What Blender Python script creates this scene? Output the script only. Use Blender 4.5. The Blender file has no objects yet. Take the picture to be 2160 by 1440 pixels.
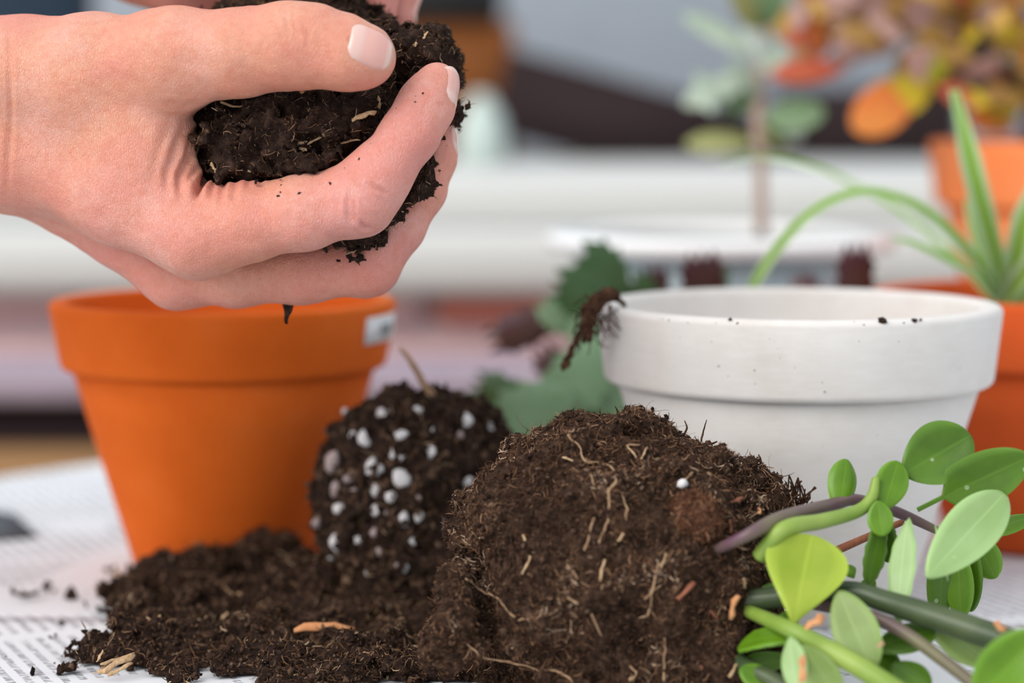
import bpy, math, random
import numpy as np
random.seed(7); np.random.seed(7)
sc = bpy.context.scene
COL = sc.collection

# ------------------------------------------------------------------ camera
FPX = 5100.0                      # 85 mm lens on a 36 mm sensor, 2160 px wide
PITCH = math.atan(520.0 / FPX)
CAMP = np.array([0.0, 0.0, 0.162])
cam_data = bpy.data.cameras.new('camera')
cam_data.sensor_width = 36.0
cam_data.lens = 85.0
cam_data.clip_start = 0.02
cam_data.clip_end = 60.0
cam_data.dof.use_dof = True
cam_data.dof.focus_distance = 0.668
cam_data.dof.aperture_fstop = 5.2
cam = bpy.data.objects.new('camera', cam_data)
cam.location = CAMP
cam.rotation_euler = (math.pi / 2 - PITCH, 0, 0)
COL.objects.link(cam)
sc.camera = cam

# ------------------------------------------------------------------ light
world = bpy.data.worlds.new('world'); sc.world = world
world.use_nodes = True
bg = world.node_tree.nodes['Background']
bg.inputs[0].default_value = (0.86, 0.93, 1.0, 1)
bg.inputs[1].default_value = 0.86
sun_d = bpy.data.lights.new('sun', 'SUN')
sun_d.energy = 2.25
sun_d.angle = math.radians(48)
sun_d.color = (1.0, 0.955, 0.90)
sun = bpy.data.objects.new('sun', sun_d)
from mathutils import Vector
sun.rotation_euler = Vector((0.60, 0.55, -0.58)).to_track_quat('-Z', 'Y').to_euler()
sun.location = (-2, -1, 3)
COL.objects.link(sun)
sc.view_settings.view_transform = 'Standard'
sc.view_settings.look = 'None'
sc.view_settings.exposure = 0.20
sc.view_settings.gamma = 1.0
sc.view_settings.use_curve_mapping = False
sc.cycles.max_bounces = 7; sc.cycles.diffuse_bounces = 3; sc.cycles.glossy_bounces = 2; sc.cycles.transmission_bounces = 3
sc.cycles.adaptive_threshold = 0.03

# ------------------------------------------------------------------ helpers
ca, sa = math.cos(PITCH), math.sin(PITCH)
def W(px, py, Y):
    """world point seen at photo pixel (px, py) at real distance Y in front of the camera"""
    x = (px - 1080.0) / FPX; v = -(py - 720.0) / FPX
    d = np.array([x, ca + v * sa, -sa + v * ca])
    return CAMP + d * (Y / d[1])
def R(rpx, Y): return rpx * Y / FPX
def nrm(v):
    v = np.asarray(v, float); return v / (np.linalg.norm(v) + 1e-12)

ROOT = {}
def tag(o, label=None, cat=None, group=None, kind=None):
    if label: o['label'] = label
    if cat: o['category'] = cat
    if group: o['group'] = group
    if kind: o['kind'] = kind
    return o
def thing(name, loc, label, cat, group=None):
    o = bpy.data.objects.new(name, None)
    o.empty_display_size = 0.02
    o.location = loc; COL.objects.link(o)
    ROOT[o.name] = np.array(loc, float)
    return tag(o, label, cat, group)
def fast_mesh(name, V, F, smooth=True, uv=None, rnd=None):
    """V (n,3); F: array (m,4)/(m,3) or list of such arrays"""
    Fs = F if isinstance(F, list) else [F]
    Fs = [np.asarray(f, np.int32) for f in Fs if len(f)]
    me = bpy.data.meshes.new(name)
    V = np.asarray(V, np.float32)
    me.vertices.add(len(V)); me.vertices.foreach_set('co', V.ravel())
    loops = np.concatenate([f.ravel() for f in Fs])
    tot = np.concatenate([np.full(len(f), f.shape[1], np.int32) for f in Fs])
    start = np.concatenate([[0], np.cumsum(tot)[:-1]]).astype(np.int32)
    me.loops.add(len(loops)); me.loops.foreach_set('vertex_index', loops)
    me.polygons.add(len(tot)); me.polygons.foreach_set('loop_start', start)
    try: me.polygons.foreach_set('loop_total', tot)
    except Exception: pass
    me.update(calc_edges=True); me.validate()
    if smooth: me.polygons.foreach_set('use_smooth', np.ones(len(me.polygons), bool))
    if uv is not None:
        l = me.uv_layers.new(name='uv')
        l.data.foreach_set('uv', np.asarray(uv, np.float32)[loops].ravel())
    if rnd is not None:
        a = me.attributes.new('rnd', 'FLOAT', 'POINT')
        a.data.foreach_set('value', np.asarray(rnd, np.float32))
    return me
def part(name, V, F, mat, parent=None, smooth=True, uv=None, rnd=None, origin=None, kind=None, label=None):
    V = np.asarray(V, float)
    if parent is not None:
        base = ROOT[parent.name]
        c = (V.min(0) + V.max(0)) / 2
    else:
        base = np.zeros(3)
        c = np.array([(V[:, 0].min() + V[:, 0].max()) / 2, (V[:, 1].min() + V[:, 1].max()) / 2, V[:, 2].min()])
    if origin is not None: c = np.array(origin, float)
    me = fast_mesh(name, V - c, F, smooth, uv, rnd)
    if mat: me.materials.append(mat)
    o = bpy.data.objects.new(name, me)
    o.location = c - base
    COL.objects.link(o)
    if parent is not None: o.parent = parent
    ROOT[o.name] = c
    if kind: o['kind'] = kind
    if label: o['label'] = label
    return o

def merge(items):
    """items: list of (V, F list-of-arrays) -> one V, list"""
    Vs, F3, F4, n = [], [], [], 0
    for V, F in items:
        V = np.asarray(V, float)
        for f in (F if isinstance(F, list) else [F]):
            f = np.asarray(f, np.int64)
            if not len(f): continue
            (F3 if f.shape[1] == 3 else F4).append(f + n)
        Vs.append(V); n += len(V)
    out = []
    if F4: out.append(np.concatenate(F4))
    if F3: out.append(np.concatenate(F3))
    return np.concatenate(Vs), out
def box(x0, x1, y0, y1, z0, z1, b=0.0):
    """box with chamfered edges"""
    if b <= 0:
        V = [(x, y, z) for x in (x0, x1) for y in (y0, y1) for z in (z0, z1)]
        F = [(0, 1, 3, 2), (4, 6, 7, 5), (0, 4, 5, 1), (2, 3, 7, 6), (0, 2, 6, 4), (1, 5, 7, 3)]
        return np.array(V, float), [np.array(F)]
    V = []; idx = {}
    lo = (x0, y0, z0); hi = (x1, y1, z1)
    for c in range(8):
        s = [(c >> k) & 1 for k in range(3)]
        for a in range(3):
            p = [0, 0, 0]
            for k in range(3):
                e = hi[k] if s[k] else lo[k]
                if k != a: e += -b if s[k] else b
                p[k] = e
            idx[(tuple(s), a)] = len(V); V.append(p)
    F4 = []; F3 = []
    ctr = np.array([(x0 + x1) / 2, (y0 + y1) / 2, (z0 + z1) / 2])
    V = np.array(V, float)
    def add(f):
        p = V[list(f)]
        n = np.cross(p[1] - p[0], p[2] - p[0])
        if np.dot(n, p.mean(0) - ctr) < 0: f = f[::-1]
        (F4 if len(f) == 4 else F3).append(f)
    for a in range(3):
        o = [k for k in range(3) if k != a]
        for sv in (0, 1):
            q = []
            for (u, v) in ((0, 0), (1, 0), (1, 1), (0, 1)):
                s = [0, 0, 0]; s[a] = sv; s[o[0]] = u; s[o[1]] = v
                q.append(idx[(tuple(s), a)])
            add(tuple(q))
        for u in (0, 1):
            for v in (0, 1):
                s0 = [0, 0, 0]; s1 = [0, 0, 0]
                s0[a] = 0; s1[a] = 1
                for s in (s0, s1): s[o[0]] = u; s[o[1]] = v
                add((idx[(tuple(s0), o[0])], idx[(tuple(s1), o[0])], idx[(tuple(s1), o[1])], idx[(tuple(s0), o[1])]))
    for c in range(8):
        s = tuple((c >> k) & 1 for k in range(3))
        add((idx[(s, 0)], idx[(s, 1)], idx[(s, 2)]))
    return V, [np.array(F4), np.array(F3)]
def lathe(profile, c, n=96, closed=True, wob=0.0):
    P = np.array(profile, float); m = len(P)
    a = np.linspace(0, 2 * math.pi, n, endpoint=False)
    V = np.zeros((n, m, 3))
    w = 1 + wob * np.sin(2 * a + 0.7)
    V[:, :, 0] = c[0] + np.outer(np.cos(a) * w, P[:, 0])
    V[:, :, 1] = c[1] + np.outer(np.sin(a) * w, P[:, 0])
    V[:, :, 2] = c[2] + P[:, 1][None, :]
    F = []
    i = np.arange(n); j = np.arange(m if closed else m - 1)
    I, J = np.meshgrid(i, j, indexing='ij')
    I2 = (I + 1) % n; J2 = (J + 1) % m
    F = np.stack([I * m + J, I2 * m + J, I2 * m + J2, I * m + J2], -1).reshape(-1, 4)
    return V.reshape(-1, 3), [F]
def catmull(P, n):
    P = np.array(P, float)
    if len(P) == 2:
        t = np.linspace(0, 1, n)[:, None]; return P[0] * (1 - t) + P[1] * t
    Q = np.vstack([2 * P[0] - P[1], P, 2 * P[-1] - P[-2]])
    out = []
    for t in np.linspace(0, len(P) - 1 - 1e-9, n):
        i = int(t); f = t - i
        a, b, c, d = Q[i:i + 4]
        out.append(0.5 * (2 * b + (c - a) * f + (2 * a - 5 * b + 4 * c - d) * f * f + (3 * b - a - 3 * c + d) * f ** 3))
    return np.array(out)
def tube(P, r, n=8, seg=None, caps=True):
    """smooth tube through points P with radii r"""
    P = np.array(P, float); r = np.array(r, float) if np.ndim(r) else np.full(len(P), float(r))
    if seg:
        PR = catmull(np.column_stack([P, r]), seg); P = PR[:, :3]; r = np.maximum(PR[:, 3], 1e-6)
    T = np.gradient(P, axis=0); T /= np.linalg.norm(T, axis=1)[:, None] + 1e-12
    ref = np.array([0.3, -0.9, 0.25]) if abs(np.dot(T[0], nrm([0.3, -0.9, 0.25]))) < 0.9 else np.array([0.9, 0.1, 0.4])
    a = np.linspace(0, 2 * math.pi, n, endpoint=False)
    V = []; u = nrm(np.cross(T[0], ref))
    for k in range(len(P)):
        u = nrm(u - T[k] * np.dot(u, T[k])); w = np.cross(T[k], u)
        V.append(P[k] + r[k] * (np.cos(a)[:, None] * u + np.sin(a)[:, None] * w))
    m = len(P); V = np.concatenate(V)
    K, A = np.meshgrid(np.arange(m - 1), np.arange(n), indexing='ij'); A2 = (A + 1) % n
    F = np.stack([K * n + A, K * n + A2, (K + 1) * n + A2, (K + 1) * n + A], -1).reshape(-1, 4)
    out = [F]
    if caps:
        V = np.vstack([V, P[0] - T[0] * r[0] * 0.5, P[-1] + T[-1] * r[-1] * 0.5])
        b = m * n; aa = np.arange(n)
        out.append(np.concatenate([np.stack([np.full(n, b), (aa + 1) % n, aa], -1),
                                   np.stack([np.full(n, b + 1), (m - 1) * n + aa, (m - 1) * n + (aa + 1) % n], -1)]))
    return V, out
def ico():
    t = (1 + 5 ** 0.5) / 2
    V = np.array([(-1, t, 0), (1, t, 0), (-1, -t, 0), (1, -t, 0), (0, -1, t), (0, 1, t), (0, -1, -t), (0, 1, -t), (t, 0, -1), (t, 0, 1), (-t, 0, -1), (-t, 0, 1)], float)
    V /= np.linalg.norm(V[0])
    F = np.array([(0, 11, 5), (0, 5, 1), (0, 1, 7), (0, 7, 10), (0, 10, 11), (1, 5, 9), (5, 11, 4), (11, 10, 2), (10, 7, 6), (7, 1, 8), (3, 9, 4), (3, 4, 2), (3, 2, 6), (3, 6, 8), (3, 8, 9), (4, 9, 5), (2, 4, 11), (6, 2, 10), (8, 6, 7), (9, 8, 1)])
    return V, F
ICO_V, ICO_F = ico()
def subdiv_ico(V, F):
    V = list(map(tuple, V)); cache = {}; out = []
    def mid(a, b):
        k = (min(a, b), max(a, b))
        if k not in cache:
            p = nrm((np.array(V[a]) + np.array(V[b])) / 2); cache[k] = len(V); V.append(tuple(p))
        return cache[k]
    for a, b, c in F:
        x, y, z = mid(a, b), mid(b, c), mid(c, a)
        out += [(a, x, z), (b, y, x), (c, z, y), (x, y, z)]
    return np.array(V), np.array(out)
ICO2_V, ICO2_F = subdiv_ico(ICO_V, ICO_F)

# -------- noise
def _hash(i, j, k, s):
    h = (i.astype(np.uint32) * np.uint32(374761393) + j.astype(np.uint32) * np.uint32(668265263) + k.astype(np.uint32) * np.uint32(2147483647) + np.uint32(s * 1013 + 17))
    h = (h ^ (h >> np.uint32(13))) * np.uint32(1274126177)
    h = h ^ (h >> np.uint32(16)); h = h * np.uint32(2246822519); h = h ^ (h >> np.uint32(15))
    return h.astype(np.float64) / 4294967295.0 * 2 - 1
def vnoise(P, s=0):
    I = np.floor(P).astype(np.int64); f = P - I; f = f * f * f * (f * (f * 6 - 15) + 10)
    I = I & 0xFFFFFF
    x, y, z = I[:, 0], I[:, 1], I[:, 2]; out = 0
    for a in (0, 1):
        wa = f[:, 0] if a else 1 - f[:, 0]
        for b in (0, 1):
            wb = f[:, 1] if b else 1 - f[:, 1]
            for c in (0, 1):
                wc = f[:, 2] if c else 1 - f[:, 2]
                out = out + wa * wb * wc * _hash(x + a, y + b, z + c, s)
    return out
def fbm(P, freq, octs=4, s=0, gain=0.5):
    o = 0; a = 1.0
    for k in range(octs):
        o = o + a * vnoise(P * freq + 31.7 * k + 100, s + k); freq *= 2.03; a *= gain
    return o

# -------- signed distance tools
def smin(a, b, k):
    h = np.clip(0.5 + 0.5 * (b - a) / k, 0, 1)
    return b * (1 - h) + a * h - k * h * (1 - h)
def cone(P, a, b, ra, rb):
    ba = b - a; l2 = float(np.dot(ba, ba)); Q = P - a
    t = np.clip((Q @ ba) / l2, 0, 1)
    qq = np.einsum('ij,ij->i', Q, Q); qb = Q @ ba
    return np.sqrt(np.maximum(qq - 2 * t * qb + t * t * l2, 0)) - (ra + (rb - ra) * t)
def chain(P, pts, k):
    d = None
    for (p, q) in zip(pts[:-1], pts[1:]):
        e = cone(P, p[0], q[0], p[1], q[1])
        d = e if d is None else smin(d, e, k)
    return d
def ell(P, c, r):
    r = np.array(r); q = (P - c) / r
    l = np.linalg.norm(q, axis=1)
    g = np.linalg.norm(q / r, axis=1) + 1e-9
    return l * (l - 1) / g
def nets(fn, lo, hi, h):
    """naive surface nets of fn(P)<0 on a grid of step h (coarse-to-fine)"""
    lo = np.array(lo, float); hi = np.array(hi, float)
    q = 4
    n = np.ceil((hi - lo) / (h * q)).astype(int) + 1
    ax = [lo[i] + np.arange(n[i]) * h * q for i in range(3)]
    G = np.stack(np.meshgrid(*ax, indexing='ij'), -1).reshape(-1, 3)
    Cv = fn(G).reshape(n)
    N = (n - 1) * q + 1
    ii = [np.minimum((np.arange(N[i]) + q // 2) // q, n[i] - 1) for i in range(3)]
    Vv = Cv[np.ix_(*ii)].copy()
    M = np.abs(Vv) < h * q * 2.2
    idx = np.argwhere(M)
    for s in range(0, len(idx), 400000):
        I = idx[s:s + 400000]
        Vv[I[:, 0], I[:, 1], I[:, 2]] = fn(lo + I * h)
    S = Vv < 0
    cnt = np.zeros(N - 1, np.int8)
    for a in (0, 1):
        for b in (0, 1):
            for c in (0, 1):
                cnt += S[a:N[0] - 1 + a, b:N[1] - 1 + b, c:N[2] - 1 + c]
    act = np.argwhere((cnt > 0) & (cnt < 8))
    vid = -np.ones(N - 1, np.int64); vid[act[:, 0], act[:, 1], act[:, 2]] = np.arange(len(act))
    acc = np.zeros((len(act), 3)); num = np.zeros(len(act))
    cor = [(a, b, c) for a in (0, 1) for b in (0, 1) for c in (0, 1)]
    for x in cor:
        for d in range(3):
            if x[d]: continue
            y = list(x); y[d] = 1
            va = Vv[act[:, 0] + x[0], act[:, 1] + x[1], act[:, 2] + x[2]]
            vb = Vv[act[:, 0] + y[0], act[:, 1] + y[1], act[:, 2] + y[2]]
            m = (va < 0) != (vb < 0)
            t = np.where(m, va / np.where(m, va - vb, 1), 0)
            p = np.tile(np.array(x, float), (len(act), 1)); p[:, d] += t
            acc[m] += p[m]; num[m] += 1
    V = lo + (act + acc / num[:, None]) * h
    F = []
    for d in range(3):
        u, v = (d + 1) % 3, (d + 2) % 3
        sl0 = [slice(1, N[i] - 1) for i in range(3)]; sl1 = list(sl0)
        sl0[d] = slice(0, N[d] - 1); sl1[d] = slice(1, N[d])
        A = S[tuple(sl0)]; B = S[tuple(sl1)]
        e = np.argwhere(A != B)
        off = np.ones(3, int); off[d] = 0
        e = e + off
        fl = S[e[:, 0], e[:, 1], e[:, 2]]
        c = []
        for (du, dv) in ((-1, -1), (0, -1), (0, 0), (-1, 0)):
            g = e.copy(); g[:, u] += du; g[:, v] += dv
            c.append(vid[g[:, 0], g[:, 1], g[:, 2]])
        f = np.stack(c, -1)
        f[~fl] = f[~fl][:, ::-1]
        F.append(f[(f >= 0).all(1)])
    return V, np.concatenate(F)
def vnormals(V, F):
    n = np.cross(V[F[:, 2]] - V[F[:, 0]], V[F[:, 3 if F.shape[1] == 4 else 1]] - V[F[:, 1 if F.shape[1] == 4 else 0]])
    if F.shape[1] == 3: n = np.cross(V[F[:, 1]] - V[F[:, 0]], V[F[:, 2]] - V[F[:, 0]])
    N = np.zeros_like(V)
    for k in range(F.shape[1]): np.add.at(N, F[:, k], n)
    return N / (np.linalg.norm(N, axis=1)[:, None] + 1e-15)
def sub_smooth(V, F):
    """one Catmull-Clark-like split of a quad mesh (linear midpoints; callers project afterwards)"""
    E = np.sort(np.concatenate([F[:, [0, 1]], F[:, [1, 2]], F[:, [2, 3]], F[:, [3, 0]]]), axis=1)
    U, inv = np.unique(E, axis=0, return_inverse=True); inv = inv.ravel()
    n = len(V); m = len(F)
    EV = V[U].mean(1); FV = V[F].mean(1)
    e = [n + inv[k * m:(k + 1) * m] for k in range(4)]
    f = n + len(U) + np.arange(m)
    Fn = np.concatenate([np.stack([F[:, 0], e[0], f, e[3]], -1), np.stack([e[0], F[:, 1], e[1], f], -1),
                         np.stack([f, e[1], F[:, 2], e[2]], -1), np.stack([e[3], f, e[2], F[:, 3]], -1)])
    return np.vstack([V, EV, FV]), Fn
def grad(fn, P, e=2e-4):
    g = np.zeros_like(P)
    for k in ((1, -1, -1), (-1, -1, 1), (-1, 1, -1), (1, 1, 1)):
        k = np.array(k, float); g += k * fn(P + k * e)[:, None]
    return g / (np.linalg.norm(g, axis=1)[:, None] + 1e-15)
def project(fn, V, it=2):
    for _ in range(it):
        g = grad(fn, V); V = V - g * fn(V)[:, None] * 0.9
    return V

# ------------------------------------------------------------------ materials
def mat(name, col=(0.8, 0.8, 0.8), rough=0.7, **kw):
    m = bpy.data.materials.new(name); m.use_nodes = True
    nt = m.node_tree; b = nt.nodes['Principled BSDF']
    b.inputs['Base Color'].default_value = (*col, 1)
    b.inputs['Roughness'].default_value = rough
    b.inputs['Specular IOR Level'].default_value = kw.get('spec', 0.3)
    return m
def nd(m, t, **kw):
    n = m.node_tree.nodes.new(t)
    for k, v in kw.items(): setattr(n, k, v)
    return n
def lk(m, a, b): m.node_tree.links.new(a, b)
def bsdf(m): return m.node_tree.nodes['Principled BSDF']
def coord(m, scale=(1, 1, 1), rot=(0, 0, 0)):
    tc = nd(m, 'ShaderNodeTexCoord'); mp = nd(m, 'ShaderNodeMapping')
    mp.inputs['Scale'].default_value = scale; mp.inputs['Rotation'].default_value = rot
    lk(m, tc.outputs['Object'], mp.inputs['Vector']); return mp.outputs[0]
def noise(m, vec, scale, detail=4, rough=0.55):
    n = nd(m, 'ShaderNodeTexNoise'); n.inputs['Scale'].default_value = scale
    n.inputs['Detail'].default_value = detail; n.inputs['Roughness'].default_value = rough
    if vec is not None: lk(m, vec, n.inputs['Vector'])
    return n.outputs['Fac']
def ramp(m, fac, stops):
    r = nd(m, 'ShaderNodeValToRGB'); cr = r.color_ramp
    while len(cr.elements) < len(stops): cr.elements.new(0.5)
    for e, (p, c) in zip(cr.elements, stops):
        e.position = p; e.color = (*c, 1) if len(c) == 3 else c
    lk(m, fac, r.inputs[0]); return r.outputs[0]
def bump(m, h, strength=0.3, dist=0.001, prev=None):
    b = nd(m, 'ShaderNodeBump'); b.inputs['Strength'].default_value = strength; b.inputs['Distance'].default_value = dist
    lk(m, h, b.inputs['Height'])
    if prev is not None: lk(m, prev, b.inputs['Normal'])
    return b.outputs[0]
def mix(m, f, a, b, mode='MIX'):
    x = nd(m, 'ShaderNodeMix', data_type='RGBA', blend_type=mode)
    for s, v in ((x.inputs[0], f), (x.inputs[6], a), (x.inputs[7], b)):
        if hasattr(v, 'links'): lk(m, v, s)
        elif isinstance(v, (int, float)): s.default_value = v
        else: s.default_value = (*v, 1)
    return x.outputs[2]
def math_(m, op, a, b=0.0, c=None):
    x = nd(m, 'ShaderNodeMath', operation=op)
    for s, v in zip(x.inputs, (a, b, c)):
        if v is None: continue
        if hasattr(v, 'links'): lk(m, v, s)
        else: s.default_value = v
    return x.outputs[0]

def terracotta(name, a, b, c):
    m = mat(name, b, 0.85, spec=0.15); v = coord(m)
    n1 = noise(m, v, 28, 5, 0.6)
    colr = ramp(m, n1, [(0.3, a), (0.55, b), (0.75, c)])
    lk(m, colr, bsdf(m).inputs['Base Color'])
    vs = coord(m, (60, 60, 900))
    n2 = noise(m, vs, 1.0, 3); n3 = noise(m, v, 1500, 2)
    lk(m, bump(m, n3, 0.15, 0.0004, bump(m, n2, 0.12, 0.0006)), bsdf(m).inputs['Normal'])
    return m
M = {}
M['terra'] = terracotta('terracotta', (0.66, 0.115, 0.010), (0.72, 0.135, 0.014), (0.76, 0.160, 0.026))
M['terra_red'] = terracotta('terracotta_red', (0.58, 0.085, 0.018), (0.64, 0.10, 0.020), (0.68, 0.125, 0.032))
M['terra_pale'] = terracotta('terracotta_pale', (0.82, 0.21, 0.06), (0.86, 0.25, 0.085), (0.88, 0.30, 0.12))
def white_clay():
    m = mat('white_clay', (0.78, 0.75, 0.72), 0.8, spec=0.2); v = coord(m)
    n1 = noise(m, v, 35, 5, 0.6)
    c1 = ramp(m, n1, [(0.3, (0.66, 0.605, 0.56)), (0.5, (0.71, 0.665, 0.63)), (0.7, (0.74, 0.70, 0.67))])
    vs = coord(m, (140, 140, 700), (0.15, 0.1, 0))
    n2 = noise(m, vs, 1, 4)
    c2 = mix(m, ramp(m, n2, [(0.45, (0, 0, 0)), (0.75, (0.35, 0.35, 0.35))]), c1, (0.79, 0.76, 0.73))
    sp = nd(m, 'ShaderNodeTexVoronoi'); sp.inputs['Scale'].default_value = 260; lk(m, v, sp.inputs['Vector'])
    n3 = noise(m, v, 90, 2)
    dot = math_(m, 'MULTIPLY', math_(m, 'LESS_THAN', sp.outputs['Distance'], 0.07), math_(m, 'GREATER_THAN', n3, 0.56))
    c3 = mix(m, math_(m, 'MULTIPLY', dot, 0.6), c2, (0.28, 0.20, 0.15))
    lk(m, c3, bsdf(m).inputs['Base Color'])
    lk(m, bump(m, n2, 0.10, 0.0005, bump(m, noise(m, v, 1300, 3), 0.12, 0.0004)), bsdf(m).inputs['Normal'])
    return m
M['clay'] = white_clay()
def soil_mat(name, a, b, c):
    m = mat(name, b, 0.95, spec=0.12); v = coord(m)
    n1 = noise(m, v, 420, 6, 0.7)
    c1 = ramp(m, n1, [(0.30, a), (0.52, b), (0.72, c)])
    lk(m, c1, bsdf(m).inputs['Base Color'])
    lk(m, bump(m, noise(m, v, 1700, 4, 0.7), 0.8, 0.0008), bsdf(m).inputs['Normal'])
    return m
M['soil'] = soil_mat('potting_soil', (0.011, 0.006, 0.0045), (0.033, 0.018, 0.013), (0.098, 0.056, 0.040))
M['shred'] = soil_mat('shred_soil', (0.03, 0.013, 0.008), (0.075, 0.034, 0.02), (0.20, 0.10, 0.055))
M['root_soil'] = soil_mat('rooted_soil', (0.014, 0.008, 0.005), (0.050, 0.027, 0.017), (0.14, 0.080, 0.050))
M['perlite_soil'] = soil_mat('perlite_soil', (0.014, 0.008, 0.006), (0.034, 0.019, 0.014), (0.085, 0.048, 0.034))
def attr_mat(name, stops, rough=0.9):
    m = mat(name, (0.2, 0.1, 0.05), rough, spec=0.15)
    a = nd(m, 'ShaderNodeAttribute', attribute_name='rnd')
    lk(m, ramp(m, a.outputs['Fac'], stops), bsdf(m).inputs['Base Color'])
    return m
M['crumb'] = attr_mat('soil_crumbs', [(0, (0.011, 0.006, 0.004)), (0.5, (0.036, 0.019, 0.012)), (0.9, (0.095, 0.054, 0.034)), (1, (0.18, 0.115, 0.075))])
M['fibre'] = attr_mat('peat_fibre', [(0, (0.034, 0.016, 0.009)), (0.5, (0.125, 0.063, 0.033)), (0.85, (0.28, 0.16, 0.085)), (1, (0.52, 0.37, 0.24))])
M['rootfibre'] = attr_mat('root_fibre', [(0, (0.026, 0.012, 0.007)), (0.45, (0.135, 0.063, 0.034)), (0.85, (0.36, 0.20, 0.11)), (1, (0.64, 0.47, 0.33))])
def wood_mat(name, a, b, sc_=(300, 300, 60)):
    m = mat(name, a, 0.8, spec=0.2); v = coord(m, sc_)
    lk(m, ramp(m, noise(m, v, 1, 4, 0.6), [(0.3, a), (0.7, b)]), bsdf(m).inputs['Base Color'])
    return m
M['straw'] = wood_mat('straw_chip', (0.34, 0.20, 0.10), (0.60, 0.42, 0.25), (900, 900, 300))
M['bark'] = wood_mat('orange_bark', (0.55, 0.21, 0.085), (0.70, 0.36, 0.17))
M['redbark'] = wood_mat('red_bark', (0.20, 0.065, 0.035), (0.36, 0.14, 0.08))
M['root'] = wood_mat('pale_root', (0.24, 0.13, 0.07), (0.44, 0.29, 0.17), (600, 600, 300))
M['perlite'] = mat('perlite', (0.66, 0.63, 0.63), 0.85)
M['perlite_dirty'] = mat('perlite_dirty', (0.36, 0.28, 0.27), 0.9)
def skin_mat():
    m = mat('skin', (0.7, 0.36, 0.27), 0.45, spec=0.45); b = bsdf(m); v = coord(m)
    n1 = noise(m, v, 34, 4, 0.6); n2 = noise(m, v, 420, 3, 0.6); n0 = noise(m, v, 13, 2, 0.5)
    c0 = ramp(m, n0, [(0.38, (0.735, 0.300, 0.262)), (0.62, (0.745, 0.340, 0.225))])
    c1 = mix(m, ramp(m, n1, [(0.30, (0.75, 0.75, 0.75)), (0.55, (0, 0, 0))]), c0, (0.70, 0.235, 0.190))
    c1 = mix(m, ramp(m, n1, [(0.52, (0, 0, 0)), (0.75, (0.7, 0.7, 0.7))]), c1, (0.80, 0.445, 0.385))
    c2 = mix(m, ramp(m, n2, [(0.45, (0, 0, 0)), (0.68, (0.42, 0.42, 0.42))]), c1, (0.68, 0.235, 0.145))
    lk(m, c2, b.inputs['Base Color'])
    b.inputs['Subsurface Weight'].default_value = 0.30
    b.inputs['Subsurface Radius'].default_value = (1.0, 0.35, 0.2)
    b.inputs['Subsurface Scale'].default_value = 0.003
    nz = nd(m, 'ShaderNodeTexNoise'); nz.inputs['Scale'].default_value = 150; lk(m, v, nz.inputs['Vector'])
    sc2 = nd(m, 'ShaderNodeVectorMath', operation='SCALE'); sc2.inputs['Scale'].default_value = 1.6
    lk(m, nz.outputs['Color'], sc2.inputs[0])
    prev = None
    for (scl, rot, st) in (((1900, 1500, 520), (0, 0.30, 0), 0.52), ((900, 1300, 2300), (0, 0.6, 0), 0.28)):
        vo = nd(m, 'ShaderNodeTexVoronoi', feature='DISTANCE_TO_EDGE'); vo.inputs['Scale'].default_value = 1.0
        wv = nd(m, 'ShaderNodeVectorMath', operation='ADD')
        lk(m, coord(m, scl, rot), wv.inputs[0]); lk(m, sc2.outputs[0], wv.inputs[1]); lk(m, wv.outputs[0], vo.inputs['Vector'])
        prev = bump(m, math_(m, 'MINIMUM', vo.outputs['Distance'], 0.18), st, 0.0014, prev)
    lk(m, bump(m, noise(m, v, 240, 4, 0.6), 0.30, 0.0012, prev), b.inputs['Normal'])
    lk(m, ramp(m, n2, [(0.3, (0.38, 0.38, 0.38)), (0.7, (0.55, 0.55, 0.55))]), b.inputs['Roughness'])
    return m
M['skin'] = skin_mat()
M['nail'] = mat('fingernail', (0.74, 0.44, 0.39), 0.22, spec=0.6)
_a = nd(M['nail'], 'ShaderNodeAttribute', attribute_name='rnd')
lk(M['nail'], ramp(M['nail'], _a.outputs['Fac'], [(0.0, (0.80, 0.50, 0.44)), (0.22, (0.80, 0.52, 0.46)), (0.35, (0.78, 0.42, 0.36)), (0.82, (0.78, 0.40, 0.34)), (0.92, (0.80, 0.54, 0.46))]), bsdf(M['nail']).inputs['Base Color'])
bsdf(M['nail']).inputs['Subsurface Weight'].default_value = 0.2
bsdf(M['nail']).inputs['Subsurface Scale'].default_value = 0.002
M['nailtip'] = mat('nail_edge', (0.80, 0.66, 0.58), 0.3, spec=0.5)
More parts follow.
